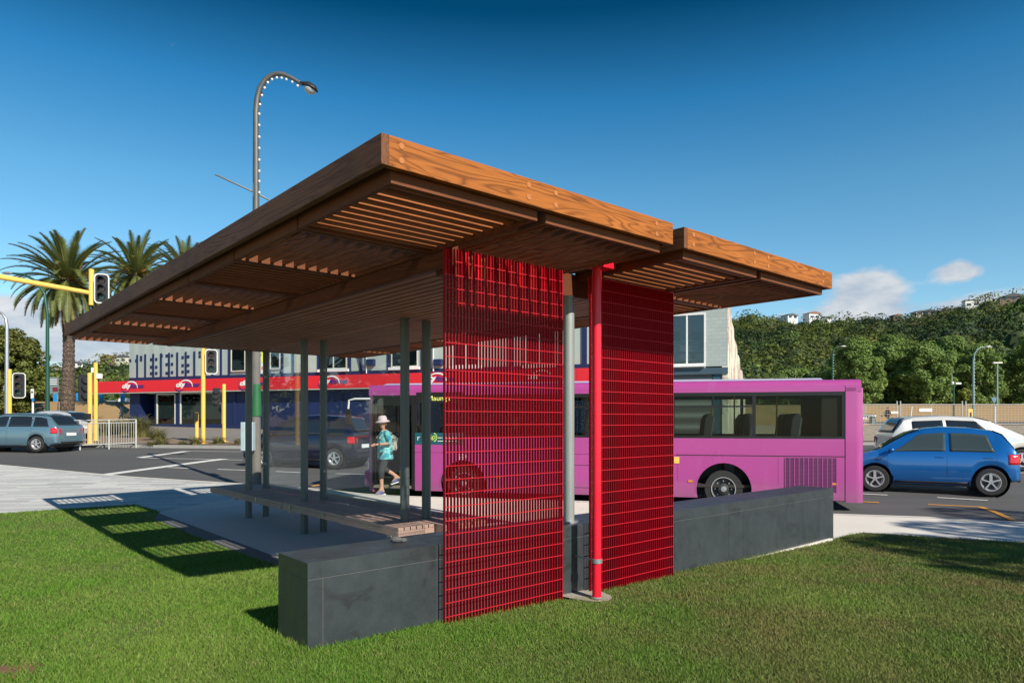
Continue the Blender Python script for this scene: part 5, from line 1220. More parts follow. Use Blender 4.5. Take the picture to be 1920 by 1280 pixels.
# short banner posts on the dry bank
for i, px in enumerate((104, 147, 190, 230)):
    Y = 92; bx = (px-960)/FPX*Y; b = Vector((bx, Y, gz(bx, Y))); rt = root_at('banner_post', b, ['bright blue banner post left of the palm trunk', 'bright blue banner post right of the palm trunk', 'bright blue banner post right of the yellow poles', 'bright blue banner post next to the navy shop wall'][i], 'post', 'blue posts on the dry bank')
    rel(rt).box(bx-.26, bx+.26, Y-.1, Y+.1, b.z-.1, b.z+1.15).build('panel', plain('cyan_blue_panel', (.01, .22, .55), .5), rt, bevel=.02)
for px0, px1, y0, y1, lab in ((200, 222, 750, 754, 'low grey slab wall on the dry bank behind the blue posts'), (221, 243, 746, 754, 'white cabin wall at the bank top beside the navy shop')):
    Y = 96; a, c = at(px0, y1, Y), at(px1, y0, Y); g = gz(a.x, Y); put((a.x, Y, g), MB((a.x, Y, g)).box(a.x, c.x, Y, Y+3, g-.2, c.z).build('low_wall', m_white if y0 == 746 else m_galv, bevel=.03), lab, 'wall')
# pedestrian guard rail
ga, gb = on(150, 839, pz), on(255, 834, pz); gd = gb-ga; gl_ = gd.length
gr_ = empty('guard_rail', ga, math.atan2(gd.y, gd.x), 'galvanised pedestrian guard rail with upright bars at the road corner', 'railing'); sl_ = (pz(gb.x, gb.y)-pz(ga.x, ga.y))/gl_
m_rail = plain('pale_galvanised', (.55, .55, .52), .5, .4)
H_ = 1.12
for k in range(3): x = gl_*k/2; MB().tube([(x, 0, -.1), (x, 0, H_+x*sl_)], .035, 10).build('post', m_rail, gr_)
for z in (H_, H_-.13, .10): MB().tube([(-.55, 0, z-.55*sl_), (gl_, 0, z+gl_*sl_)], .022, 8).build('rail', m_rail, gr_)
nbar = 26; 
for k in range(nbar): x = -.5+(gl_+.45)*(k+.5)/nbar; MB().tube([(x, 0, .10+x*sl_), (x, 0, H_-.13+x*sl_)], .011, 5).build('bar', m_rail, gr_)
# temporary construction fence on the right
def fmesh():
    m = M('fence_mesh_wire'); sp = m.n('ShaderNodeSeparateXYZ', {0: m.tc.outputs['Object']}); 
    return m.out((.5, .5, .48), .5, .6)
m_fm = fmesh(); YF = 63
edges_f = [1558, 1685, 1807.5, 1930, 2052]
for i, (pa, pb) in enumerate(zip(edges_f, edges_f[1:])):
    a, c = at(pa+2, 798, YF), at(pb-2, 798, YF); g0, g1 = gz(a.x, YF), gz(c.x, YF); h = at(0, 758, YF).z
    rt = root_at('fence_panel', (a.x, YF, g0), ['wire fence panel nearest the purple bus', 'wire fence panel with a white notice, above the white car', 'wire fence panel by the curved lamp with yellow jacket sign behind', 'wire fence panel at the right edge of the view'][i], 'fence panel', 'temporary construction fence panels')
    for x, g in ((a.x+.06, g0), (c.x-.06, g1)): rel(rt).tube([(x, YF, g-.02), (x, YF, at(0, 751.5, YF).z)], .05, 8).build('post', m_rail, rt)
    mid = (a.x+c.x)/2; rel(rt).tube([(mid, YF, g0), (mid, YF, h)], .03, 6).build('brace_post', m_rail, rt)
    for z in (h, g0+.18): rel(rt).tube([(a.x, YF, z), (c.x, YF, z)], .035, 6).build('rail', m_rail, rt)
    q = rel(rt); nx = int((c.x-a.x)/.3)
    for k in range(1, nx): x = a.x+(c.x-a.x)*k/nx; q.beam((x, YF, g0+.18), (x, YF, h), .012, .012)
    for k in range(1, 8): z = g0+.18+(h-g0-.18)*k/8; q.beam((a.x, YF+.007, z), (c.x, YF+.007, z), .012, .012)
    q.build('wire_mesh', m_fm, rt)
    for x in (a.x+.02, mid): rel(rt).box(x-.3, x+.3, YF-.25, YF+.25, g0-.03, g0+.12).build('foot_block', plain('orange_foot', (.65, .20, .12), .7), rt, bevel=.02)
Y = YF-.12
a, c = at(1723.5, 771.5, Y), at(1747.5, 765.5, Y); put((a.x, Y, a.z), MB((a.x, Y, a.z)).box(a.x, c.x, Y-.02, Y+.03, a.z, c.z).build('notice_board', m_white, bevel=.005), 'blank-looking white notice wired to the fence above the white car', 'notice')
a, c = at(1670.5, 775, Y), at(1684, 771, Y); put((a.x, Y, a.z), MB((a.x, Y, a.z)).box(a.x, c.x, Y-.02, Y+.03, a.z, c.z).build('notice_board', m_white, bevel=.005), 'small white notice on the fence right of the walking woman', 'notice')
tb_ = at(1632, 796, 68); g = gz(tb_.x, 68); sr = root_at('shop_sign', (tb_.x, 68, g), 'low white board with black lettering by the green bin beyond the fence', 'sign')
a, c = at(1596, 785, 68), at(1641.5, 777.5, 68); rel(sr).box(a.x, c.x, 67.9, 68, a.z, c.z).build('board', m_white, sr)
rel(sr).box(a.x, c.x, 67.88, 68.02, c.z+.002, c.z+.08).build('board_frame', m_black, sr)
for x in (a.x+.1, c.x-.1): rel(sr).box(x-.05, x+.05, 67.92, 67.99, g-.05, a.z-.001).build('leg', m_black, sr)
text_mesh('lettering', 'TRAPPERS', .42, (a.x+.12, 67.895, a.z+.05), (1, 0, 0), (0, 0, 1), (0, -1, 0), m_black, sr, depth=.01, width=(c.x-a.x)-.25, bold=.012)
a = at(1636, 798, 67); g = gz(a.x, 67); br2 = root_at('litter_bin', (a.x, 67, g), 'dark green slatted litter bin beyond the fence', 'bin')
rel(br2).box(a.x-.22, a.x+.22, 66.78, 67.22, g-.02, g+.72).build('body', m_greenpole, br2, bevel=.03); rel(br2).box(a.x-.26, a.x+.26, 66.74, 67.26, g+.722, g+.80).build('lid', m_greenpole, br2, bevel=.02)
for k in range(4): rel(br2).box(a.x-.17+k*.1, a.x-.13+k*.1, 66.755, 66.779, g+.05, g+.66).build('slat', m_galv, br2)
for (px, lean, lab) in ((1706, 4, 'thin white leaning stake behind the fence, left of the notice'), (1866, 0, 'thin white upright stake behind the fence below the give way sign')):
    Y = 70; a, c = at(px, 786, Y), at(px+lean, 762, Y); g = gz(a.x, Y); put((a.x, Y, g), MB((a.x, Y, g)).tube([(a.x, Y, g-.05), (c.x, Y, c.z)], .05, 6).build('stake', m_white), lab, 'stake')
a = at(1819.5, 779, 66); g = gz(a.x, 66); hv = root_at('hazard_board', (a.x, 66, g), 'small yellow and black hazard board by the curved lamp', 'sign'); rel(hv).box(a.x-.22, a.x+.22, 65.97, 66, g+.5, at(0, 776, 66).z+.5).build('panel', m_yellow, hv); rel(hv).box(a.x-.09, a.x+.09, 65.96, 65.969, g+.7, g+1.2).build('symbol', m_black, hv); rel(hv).tube([(a.x, 66.02, g), (a.x, 66.02, g+.6)], .03, 6).build('post', m_galv, hv)
a = at(84, 776, 45); g = gz(a.x, 45); put((a.x, 45, g), MB((a.x, 45, g)).lathe((a.x, 45, g-.02), (0, 0, 1), [(0, 0), (0, .16), (1.0, .16), (1.06, .12), (1.08, 0)], 14).build('bollard', m_yellow, smooth=True), 'short yellow bollard at the foot of the green lamp pole', 'bollard')
# ================================================================ TREES AND PLANTS
def leaves(name, pts, size, m, parent=None, loc=(0, 0, 0), flat=.4, tones=None, tri=False, seedn=None):
    """many small leaf faces at the given points"""
    n = len(pts); pts = pts-np.array(loc)
    nrm = rng.normal(size=(n, 3)); nrm[:, 2] = np.abs(nrm[:, 2])*(1+flat)+.15
    if seedn is not None: nrm = nrm*.75+seedn*1.1
    nrm /= np.linalg.norm(nrm, axis=1)[:, None]
    t = np.cross(nrm, rng.normal(size=(n, 3))); t /= np.linalg.norm(t, axis=1)[:, None]+1e-9; b = np.cross(nrm, t)
    s = (size*(.6+.8*rng.random(n)))[:, None]
    V = np.stack([pts-t*s, pts+b*s*.55, pts+t*s, pts-b*s*.55], 1).reshape(-1, 3)
    o = np_mesh(name, V, 4, m, tones)
    if parent: o.parent = parent
    return o
def crown_pts(clumps, n):
    """leaf points on lumpy clump shells; clumps = (centre, radius xyz)"""
    w_ = np.array([c[1][0]*c[1][2] for c in clumps]); idx = rng.choice(len(clumps), n, p=w_/w_.sum())
    C = np.array([c[0] for c in clumps])[idx]; Rr = np.array([c[1] for c in clumps])[idx]
    d = rng.normal(size=(n, 3)); d /= np.linalg.norm(d, axis=1)[:, None]
    rad = (.72+.34*rng.random(n)**.7); return C+d*Rr*rad[:, None], d
m_bark = plain('grey_brown_bark', (.12, .09, .065), .9, 0, .3, 8, bump=.6)
m_leafR = leafmat('poplar_leaves', (.09, .16, .03), (.27, .37, .10), (.18, .27, .07), pscale=.35)
m_leafL = leafmat('broadleaf_leaves', (.06, .09, .014), (.20, .23, .05), (.14, .145, .035), pscale=.3)
m_leafY = leafmat('yellow_green_leaves', (.12, .16, .02), (.26, .30, .05))
def tree(px, pyb, Y, topy, wpx, label, m, nclump, nleaf, leaf=.22, grp=None, low=.18, seed=0, base=None):
    rd = random.Random(seed); bx = (px-960)/FPX*Y; g = gz(bx, Y) if base is None else base; H = at(px, topy, Y).z-g; Wd = wpx/FPX*Y/2
    rt = empty('tree', (bx, Y, g), 0, label, 'tree', grp)
    cl = []
    for i in range(nclump*5):
        t = rd.random(); h = low+(1-low)*t; prof = math.sin(math.pi*clamp(.16+.80*t))**.75
        a = rd.random()*2*math.pi; rr = Wd*prof*rd.random()**.4*rd.uniform(.74, 1.08); cr_ = Wd*(.10+.15*rd.random())
        cl.append(((bx+rr*math.cos(a), Y+rr*math.sin(a), g+H*h-cr_*.7*t), (cr_, cr_, cr_*.8)))
    tk_ = MB((bx, Y, g)); tr = max(.12, H*.022)
    tk_.tube([(bx, Y, g-.2), (bx+.1, Y, g+H*.25), (bx-.1, Y+.1, g+H*.55), (bx, Y, g+H*.85)], [tr*1.3, tr, tr*.6, tr*.15], 9)
    for c, r_ in cl[::max(1, nclump//3)]:
        z0 = g+H*(.15+.35*rd.random()); s0 = Vector((bx, Y, min(z0, c[2]))); tk_.tube([s0, s0.lerp(Vector(c), .5)+Vector((0, 0, .3)), c], [tr*.45, tr*.28, tr*.08], 6)
    tk_.build('trunk', m_bark, rt, smooth=True)
    pts, d = crown_pts(cl, nleaf); leaves('crown', pts, leaf, m, rt, (bx, Y, g), seedn=d)
    return rt
lab = ['bushy green tree just above the bus roof left of the lamp', 'dense poplar-like tree rising beside the bus rear corner', 'broad dark-centred tree right of the bus, behind the fence', 'tall light-green tree above the walking woman by the fence', 'tall bushy tree above the white car and fence notice', 'full tree behind the camera pole', 'tree just left of the curved street lamp', 'tree behind the T-shaped lamp', 'large bright-leaved tree at the right edge of the view']
for i, (px, Y, ty, wp, nc, nl_) in enumerate([(1490, 108, 690, 130, 24, 9000), (1580, 112, 662, 105, 30, 12000), (1610, 100, 632, 95, 34, 14000), (1668, 106, 626, 105, 36, 15000), (1735, 100, 640, 100, 34, 14000), (1785, 108, 628, 100, 34, 14000), (1838, 100, 645, 90, 30, 12000), (1880, 112, 662, 95, 28, 11000), (1950, 98, 618, 120, 38, 16000)]):
    tree(px, 0, Y, ty, wp, lab[i], m_leafR, nc, int(nl_*1.9), .17, 'trees along the stopbank', .06, 40+i)
tree(1425, 0, 120, 706, 110, 'low round green tree directly behind the bus roof', m_leafL, 16, 6000, .26, 'trees along the stopbank', .05, 70)
for i, (px, Y, ty, wp, nc, nl_) in enumerate([(8, 76, 612, 150, 46, 30000), (-70, 74, 600, 150, 30, 9000)]):
    tree(px, 0, Y, ty, wp, ['large rounded olive-green tree at the left edge of the view', 'olive tree mostly outside the left edge'][i], m_leafL, nc, int(nl_*1.5), .19, 'trees at the left', .05, 80+i)
for i, (px, Y, ty, wp) in enumerate([(70, 96, 715, 70), (112, 100, 722, 60), (150, 98, 728, 60), (40, 93, 700, 60)]):
    tree(px, 0, Y, ty, wp, ['low olive shrub tree behind the white marker post', 'low shrub left of the palm trunk behind the sign', 'low shrub right of the palm trunk', 'mid-height shrub under the big left tree'][i], m_leafL, 14, 6000, .24, 'shrubs on the left bank', .03, 90+i)
tree(1812, 0, 92, 728, 40, 'small yellow-green shrub at the foot of the trees by the curved lamp', m_leafY, 8, 2600, .18, 'trees along the stopbank', .03, 99)
for i, (x, y, h) in enumerate([(-42, 12, 13), (-47, 21, 15), (-52, 31, 14), (-56, 41, 14)]):   # row outside the left of the frame, mirrored in the glass
    tree(960+x/y*FPX, 0, y, 788-(h-1.6)/y*FPX, 11/y*FPX, ['tall street tree left of the view, nearest of its row', 'tall street tree left of the view, second of its row', 'tall street tree left of the view, third of its row', 'tall street tree left of the view, farthest of its row'][i], m_leafL, 12, 5000, .32, 'street trees outside the left edge', .12, 300+i)
# trees standing outside the right of the frame, whose crowns shade the lawn corner
for i, (x, y, h, w_) in enumerate([(13.6, -.6, 8.6, 3.6), (16.4, .8, 9.0, 4.6)]):
    g = lz(x, y) if x < 8 else pz(x, y); rd = random.Random(200+i); rt = empty('tree', (x, y, g), 0, ['slender street tree nearest the right footpath, outside the view', 'street tree farther right along the footpath, outside the view', 'broad lawn tree behind the viewer'][i], 'tree', 'trees shading the lawn')
    cl = [((x+(rd.random()-.5)*w_, y+(rd.random()-.5)*w_, g+h*.62+rd.random()*h*.38), (w_*.2, w_*.2, w_*.15)) for _ in range(14)]
    q = MB((x, y, g)); q.tube([(x, y, g-.1), (x+.1, y, g+h*.5), (x, y, g+h*.85)], [.16, .12, .04], 9)
    for c, _ in cl: q.tube([(x, y, g+h*.45), c], [.06, .02], 6)
    q.build('trunk', m_bark, rt, smooth=True); pts, d = crown_pts(cl, 5200 if i < 2 else 3800); leaves('crown', pts, .10, m_leafL, rt, (x, y, g))
# ---------------------------------------------------------------- palms
m_frond = leafmat('palm_leaflets', (.06, .09, .02), (.17, .205, .055), (.14, .15, .045), trans=.2, rough=.45, pscale=.25)
m_dryf = leafmat('palm_dry_leaflets', (.20, .15, .06), (.34, .27, .12), trans=.15)
m_rachis = plain('palm_rachis', (.26, .26, .08), .6)
def palmtrunk():
    m = M('palm_trunk'); v = m.vec((1, 1, 1)); w_ = m.n('ShaderNodeTexVoronoi', {'Scale': 5.5, 'Vector': m.vec((1.1, 1.1, 1.7))}).outputs[0]
    c = m.mix(m.ramp(w_, (.1, 0), (.45, 1)), (.28, .20, .14), (.07, .05, .038)); return m.out(c, .9, bump=w_, bstr=1., bdist=-.06)
m_ptr = palmtrunk()
def palm(px, Y, cy, R_, label, seed, trunkx=None, nfr=100):
    rd = random.Random(seed); bx = (px-960)/FPX*Y; g = gz(bx, Y); cz = at(px, cy, Y).z
    rt = empty('palm_tree', (bx, Y, g), 0, label, 'palm tree', 'palm trees'); q = MB((bx, Y, g))
    n = 60; pts = []; rad = []
    for i in range(n+1):
        t = i/n; z = g-.1+(cz-g-.2)*t; pts.append((bx+.25*math.sin(t*2.2)-.1*t, Y, z)); base = .60*(1-smooth(0, .06, t))+.47+.05*math.sin(t*9)
        rad.append(base*(1+.09*(i % 2)) if t < .88 else base*(1.1+.5*(t-.88)/.12))
    q.tube(pts, rad, 16); q.build('trunk', m_ptr, rt)
    top = Vector(pts[-1]); V = []; Vd = []; rach = MB((bx, Y, g))
    for f in range(nfr):
        u = f/nfr; az_ = f*2.39996+rd.uniform(-.2, .2); e0 = R(86-146*u**.9)+rd.uniform(-.08, .08); Lf = R_*(1.02-.18*abs(u-.35))*rd.uniform(.9, 1.08); droop = R(50+38*u)*rd.uniform(.8, 1.15)
        P_ = []; p = top+Vector((math.cos(az_), math.sin(az_), 0))*.35; ns_ = 14
        for s_ in range(ns_+1):
            P_.append(p.copy()); e = e0-droop*(s_/ns_)**1.5; e = max(e, -R(82)); p = p+Vector((math.cos(az_)*math.cos(e), math.sin(az_)*math.cos(e), math.sin(e)))*Lf/ns_
        rach.tube(P_[::2], [.045, .04, .034, .028, .022, .016, .01, .006], 4)
        m2 = 66
        for k in range(5, m2):
            t = k/m2*ns_; i = min(int(t), ns_-1); c = P_[i].lerp(P_[i+1], t-i); d = (P_[min(i+1, ns_)]-P_[i]).normalized()
            sd = d.cross(Vector((0, 0, 1))); sd = sd.normalized() if sd.length > .01 else Vector((1, 0, 0)); up = sd.cross(d)
            ll = Lf*.135*(math.sin(math.pi*clamp(.12+.80*k/m2)))*rd.uniform(.85, 1.15)
            for s_ in (-1, 1):
                di = (sd*s_*.80+d*.62+up*(.38-.25*u)+Vector((0, 0, -.10))).normalized(); tip = c+di*ll; wv = d*.05
                (Vd if u > .93 else V).extend([c-wv, c+wv, tip])
    rach.build('frond_ribs', m_rachis, rt); loc = np.array((bx, Y, g))
    o = np_mesh('fronds', np.array([tuple(v) for v in V])-loc, 3, m_frond); o.parent = rt
    if Vd: o = np_mesh('dry_fronds', np.array([tuple(v) for v in Vd])-loc, 3, m_dryf); o.parent = rt
    # orange fruit stalks
    pts = []; 
    for k in range(9):
        a = rd.random()*6.28; c = top+Vector((math.cos(a)*1.0, math.sin(a)*1.0-.2, rd.uniform(-.1, .9)))
        for _ in range(90): pts.append((c.x+rd.gauss(0, .26), c.y+rd.gauss(0, .22), c.z+rd.gauss(0, .26)))
    leaves('fruit_stalks', np.array(pts), .06, leafmat('orange_fruit_stalks', (.35, .13, .02), (.55, .25, .05)), rt, (bx, Y, g))
palm(125, 58, 520, 4.7, 'nearest date palm with thick scaly trunk, between the lamp poles at left', 1)
palm(253, 74, 512, 5.1, 'second date palm, crown just over the left end of the shelter roof', 2)
palm(347, 84, 516, 5.2, 'third date palm, only its crown tips showing above the shelter roof', 3)
# ---------------------------------------------------------------- kerbside tussocks
m_tuss = leafmat('tussock_blades', (.10, .13, .03), (.30, .28, .10), (.22, .20, .07))
def tussock(px, py, h, w_, n, label):
    b = on(px, py, pz); V = []; rt_ = random.Random(int(px))
    for i in range(n):
        a = rt_.random()*6.28; r0 = rt_.random()*w_*.3; p = Vector((b.x+r0*math.cos(a), b.y+r0*math.sin(a), b.z-.02)); le = rt_.random(); hh = h*(.55+.5*rt_.random()); w2 = .012+.008*rt_.random()
        d = Vector((math.cos(a), math.sin(a), 0)); s_ = Vector((-d.y, d.x, 0))*w2; m_ = p+d*w_*.25*le+Vector((0, 0, hh*.7)); t_ = p+d*w_*(.35+.45*le)+Vector((0, 0, hh*(1-.5*le)))
        V += [p-s_, p+s_, m_, m_-s_*.7, m_+s_*.7, t_]
    o = np_mesh('tussock', np.array([tuple(v) for v in V])-np.array(b), 3, m_tuss); o.location = b; tag(o, label, 'plant', 'planting along the far kerb')
for px, py, h, w_, n, l_ in [(262, 820, 1.35, 1.7, 900, 'large arching tussock at the right end of the guard rail'), (233, 815, 1.0, 1.4, 600, 'tussock behind the right half of the guard rail'), (205, 815, 1.0, 1.5, 600, 'tussock behind the middle of the guard rail'), (188, 817, .9, 1.3, 500, 'tussock behind the rail beside the tall thin yellow pole'), (150, 816, .9, 1.5, 500, 'tussock at the left end of the guard rail'),
    (296, 825, .75, 1.1, 420, 'medium tussock right of the large arching one'), (303, 833, .4, .8, 260, 'small pale tussock at the kerb in front of the red-panelled window'), (366, 833, .45, .7, 240, 'small tussock at the foot of the push-button post'), (410, 832, .45, .8, 260, 'small tussock between the two yellow poles before the shop'), (342, 833, .25, .5, 140, 'tiny green sprig on the kerb strip before the wide shop window'), (448, 833, .4, .6, 200, 'small dry tussock just left of the shelter posts'), (283, 834, .25, .5, 130, 'tiny dry sprig at the kerb below the large tussock')]:
    tussock(px, py, h, w_, n, l_)
# ================================================================ HILLS AND FOREST
ridge = [(-900, 640), (-300, 668), (0, 695), (60, 700), (110, 704), (170, 700), (240, 694), (300, 690), (500, 700), (900, 690), (1200, 655), (1370, 614), (1450, 619), (1600, 619), (1700, 616), (1760, 603), (1830, 591), (1920, 577), (2100, 556), (2500, 546)]
def rpx(px): return interp(ridge, px)
def hillz(px, t):                                   # t: 0 at the foot, 1 at the ridge
    Y = 150+330*t; zr = EYE+(788-rpx(px))/FPX*480
    return Y, 2.6+(zr-2.6)*(smooth(0, 1, t)*.45+.55*t)
mb = MB(); cols2 = list(range(-900, 2501, 25)); rows2 = [i/22 for i in range(23)]+[1.06, 1.25, 1.6]; vs = []
for px in cols2:
    for t in rows2:
        Y, z = hillz(px, min(t, 1)); 
        if t > 1: Y = 480*t; z -= (t-1)*90
        vs.append(((px-960)/FPX*Y, Y, z+3*noise.noise(Vector((px/70, t*6, 0)))))
n = len(rows2); mb.add(vs, [(i*n+j, (i+1)*n+j, (i+1)*n+j+1, i*n+j+1) for i in range(len(cols2)-1) for j in range(n-1)])
tag(mb.build('hills', plain('scrub_hillside', (.045, .060, .018), .95, 0, .4, .02), smooth=True, fix=False), kind='structure')
m_forest = leafmat('forest_leaves', (.35, .38, .36), (.95, 1.0, .90), None, 'tone', trans=.08, rough=.7)
def forest():
    P = []; T = []; D = []; sz = []
    rd = random.Random(5); core = MB()
    spots = []
    for k in range(3600):
        px = rd.uniform(1340, 1990) if k < 2900 else rd.uniform(-60, 260); t = rd.random()**.75; spots.append((px, t))
    for px in range(1340, 1990, 7): spots.append((px+rd.uniform(-3, 3), .985))
    for px in range(-60, 262, 6): spots.append((px+rd.uniform(-3, 3), .985)); spots.append((px, .9))
    for px, t in spots:
        Y, z = hillz(px, t); x = (px-960)/FPX*Y; r_ = rd.uniform(2.4, 5.6)*(2.1 if rd.random() < .06 else 1)*(.8 if t > .95 else 1)
        nz_ = noise.noise(Vector((x*.018, z*.05, Y*.01+3)))+.5*noise.noise(Vector((x*.06, z*.1, Y*.05)))
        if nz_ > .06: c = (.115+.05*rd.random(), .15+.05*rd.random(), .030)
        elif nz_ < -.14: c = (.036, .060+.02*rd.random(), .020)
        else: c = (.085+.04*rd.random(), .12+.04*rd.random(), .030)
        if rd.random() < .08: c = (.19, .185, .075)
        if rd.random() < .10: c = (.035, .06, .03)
        hh = r_*rd.uniform(.75, 1.25); nl = int(50+r_*34)
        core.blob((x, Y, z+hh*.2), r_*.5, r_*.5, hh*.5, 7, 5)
        lumps = [(rd.gauss(0, .42), rd.gauss(0, .42), rd.uniform(0, .7)) for _ in range(6)]
        for i in range(nl):
            lx, ly, lzz = lumps[i % 6]; d = Vector((rd.gauss(0, 1), rd.gauss(0, 1)-.3, rd.gauss(0, 1)+.35)).normalized()
            P.append((x+(lx+d.x*.5)*r_, Y+(ly+d.y*.5)*r_, z+hh*(.2+lzz*.6)+d.z*.45*hh)); D.append(tuple(d)); T.append((*c, 1)); sz.append(.26+r_*.040)
    o = leaves('forest', np.array(P), np.array(sz), m_forest, None, (0, 0, 0), .4, np.array(T), seedn=np.array(D)); tag(o, 'mixed native bush covering the far hillsides', 'forest', kind='stuff')
    # dark inner mass of the same bush
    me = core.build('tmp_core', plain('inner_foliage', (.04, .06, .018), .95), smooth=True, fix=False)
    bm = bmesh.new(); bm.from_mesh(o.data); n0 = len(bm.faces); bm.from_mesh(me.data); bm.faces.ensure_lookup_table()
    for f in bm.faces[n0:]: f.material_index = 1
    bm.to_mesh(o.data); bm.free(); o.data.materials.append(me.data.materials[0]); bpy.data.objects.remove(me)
forest()
for a in [(1421, 596, 455, 4, 5, 2.2, 2, 0, False, 'tiny white shed low on the left of the right-hand ridge'), (1480, 591, 470, 15, 10, 3.6, 0, 0, True, 'white gabled house, leftmost pair on the right-hand ridge'), (1522, 591, 468, 15, 10, 5.4, 1, 0, True, 'two-storey white house with pale gable on the ridge'), (1545, 592, 470, 13, 9, 3.0, 2, 0, False, 'flat-roofed white house joined beside the two-storey one'),
          (1680, 589, 466, 9, 8, 3.0, 1, 2, True, 'small brown house on the middle of the ridge'), (1722, 584, 460, 13, 9, 3.2, 0, 1, True, 'dark-roofed cream bungalow left of the ridge step'), (1741, 583, 458, 15, 9, 3.4, 0, 1, True, 'wide cream bungalow with dark roof on the ridge'), (1788, 577, 455, 22, 9, 3.4, 2, 2, False, 'long flat brown house with light roof on the ridge'),
          (1820, 568, 450, 14, 10, 6.0, 0, 0, False, 'modern white box house with dark roof on the rising ridge'), (1850, 568, 446, 14, 9, 2.4, 1, 1, True, 'low cream gabled house right of the white box house'), (1898, 556, 450, 26, 9, 3.4, 0, 2, True, 'long dark-roofed house highest on the right of the ridge'),
          (146, 688, 440, 13, 9, 3.4, 0, 0, True, 'white gabled house left of the palm trunk on the low hill'), (205, 680, 440, 16, 9, 5.0, 1, 2, True, 'brown-roofed house on the low hill above the red fascia'), (232, 680, 436, 14, 9, 5., 0, 1, True, 'cream house on the low hill beside the shop cladding'), (110, 700, 430, 9, 8, 3.2, 2, 0, True, 'small white house seen between green lamp and palm')]:
    x = list(a); x[1] += 9 if x[0] > 1000 else 1; x[2] -= 14; x[3] *= .56; x[4] *= .6; x[5] *= .72; house(*x[:9], x[9], random.uniform(-.4, .4))
# ================================================================ PEOPLE
m_skin = plain('skin', (.52, .28, .18), .55, 0, .08, 9)
def skinned(name, J, E, m, parent=None, root=None, sub=1):
    """continuous surface grown round joined edges; J = {joint: (position, radius)}"""
    ks = list(J); me = bpy.data.meshes.new(name); me.from_pydata([J[k][0] for k in ks], [(ks.index(a), ks.index(b)) for a, b in E], [])
    o = bpy.data.objects.new(name, me); col.objects.link(o); o.modifiers.new('skin', 'SKIN')
    for i, k in enumerate(ks):
        r_ = J[k][1]; me.skin_vertices[0].data[i].radius = (r_, r_) if isinstance(r_, (int, float)) else r_
        me.skin_vertices[0].data[i].use_root = (k == (root or ks[0]))
    s_ = o.modifiers.new('sub', 'SUBSURF'); s_.levels = sub; s_.render_levels = sub
    bpy.context.view_layer.update(); dg = bpy.context.evaluated_depsgraph_get()
    m2 = bpy.data.meshes.new_from_object(o.evaluated_get(dg)); bpy.data.objects.remove(o); m2.name = name; m2.materials.clear(); m2.materials.append(m); m2.shade_smooth()
    o = bpy.data.objects.new(name, m2); col.objects.link(o)
    if parent: o.parent = parent
    return o
def patt(name, a, b, sc=14, c=None):
    m = M(name); k = m.ramp(m.noise(sc, 4, rough=.7), (.42, 0), (.55, 1)); x = m.mix(k, a, b)
    if c: x = m.mix(m.ramp(m.noise(sc*.7, 3, m.vec((1, 1, 1.7))), (.58, 0), (.62, .8)), x, c)
    return m.out(x, .85, bump=m.noise(30, 3), bstr=.3)
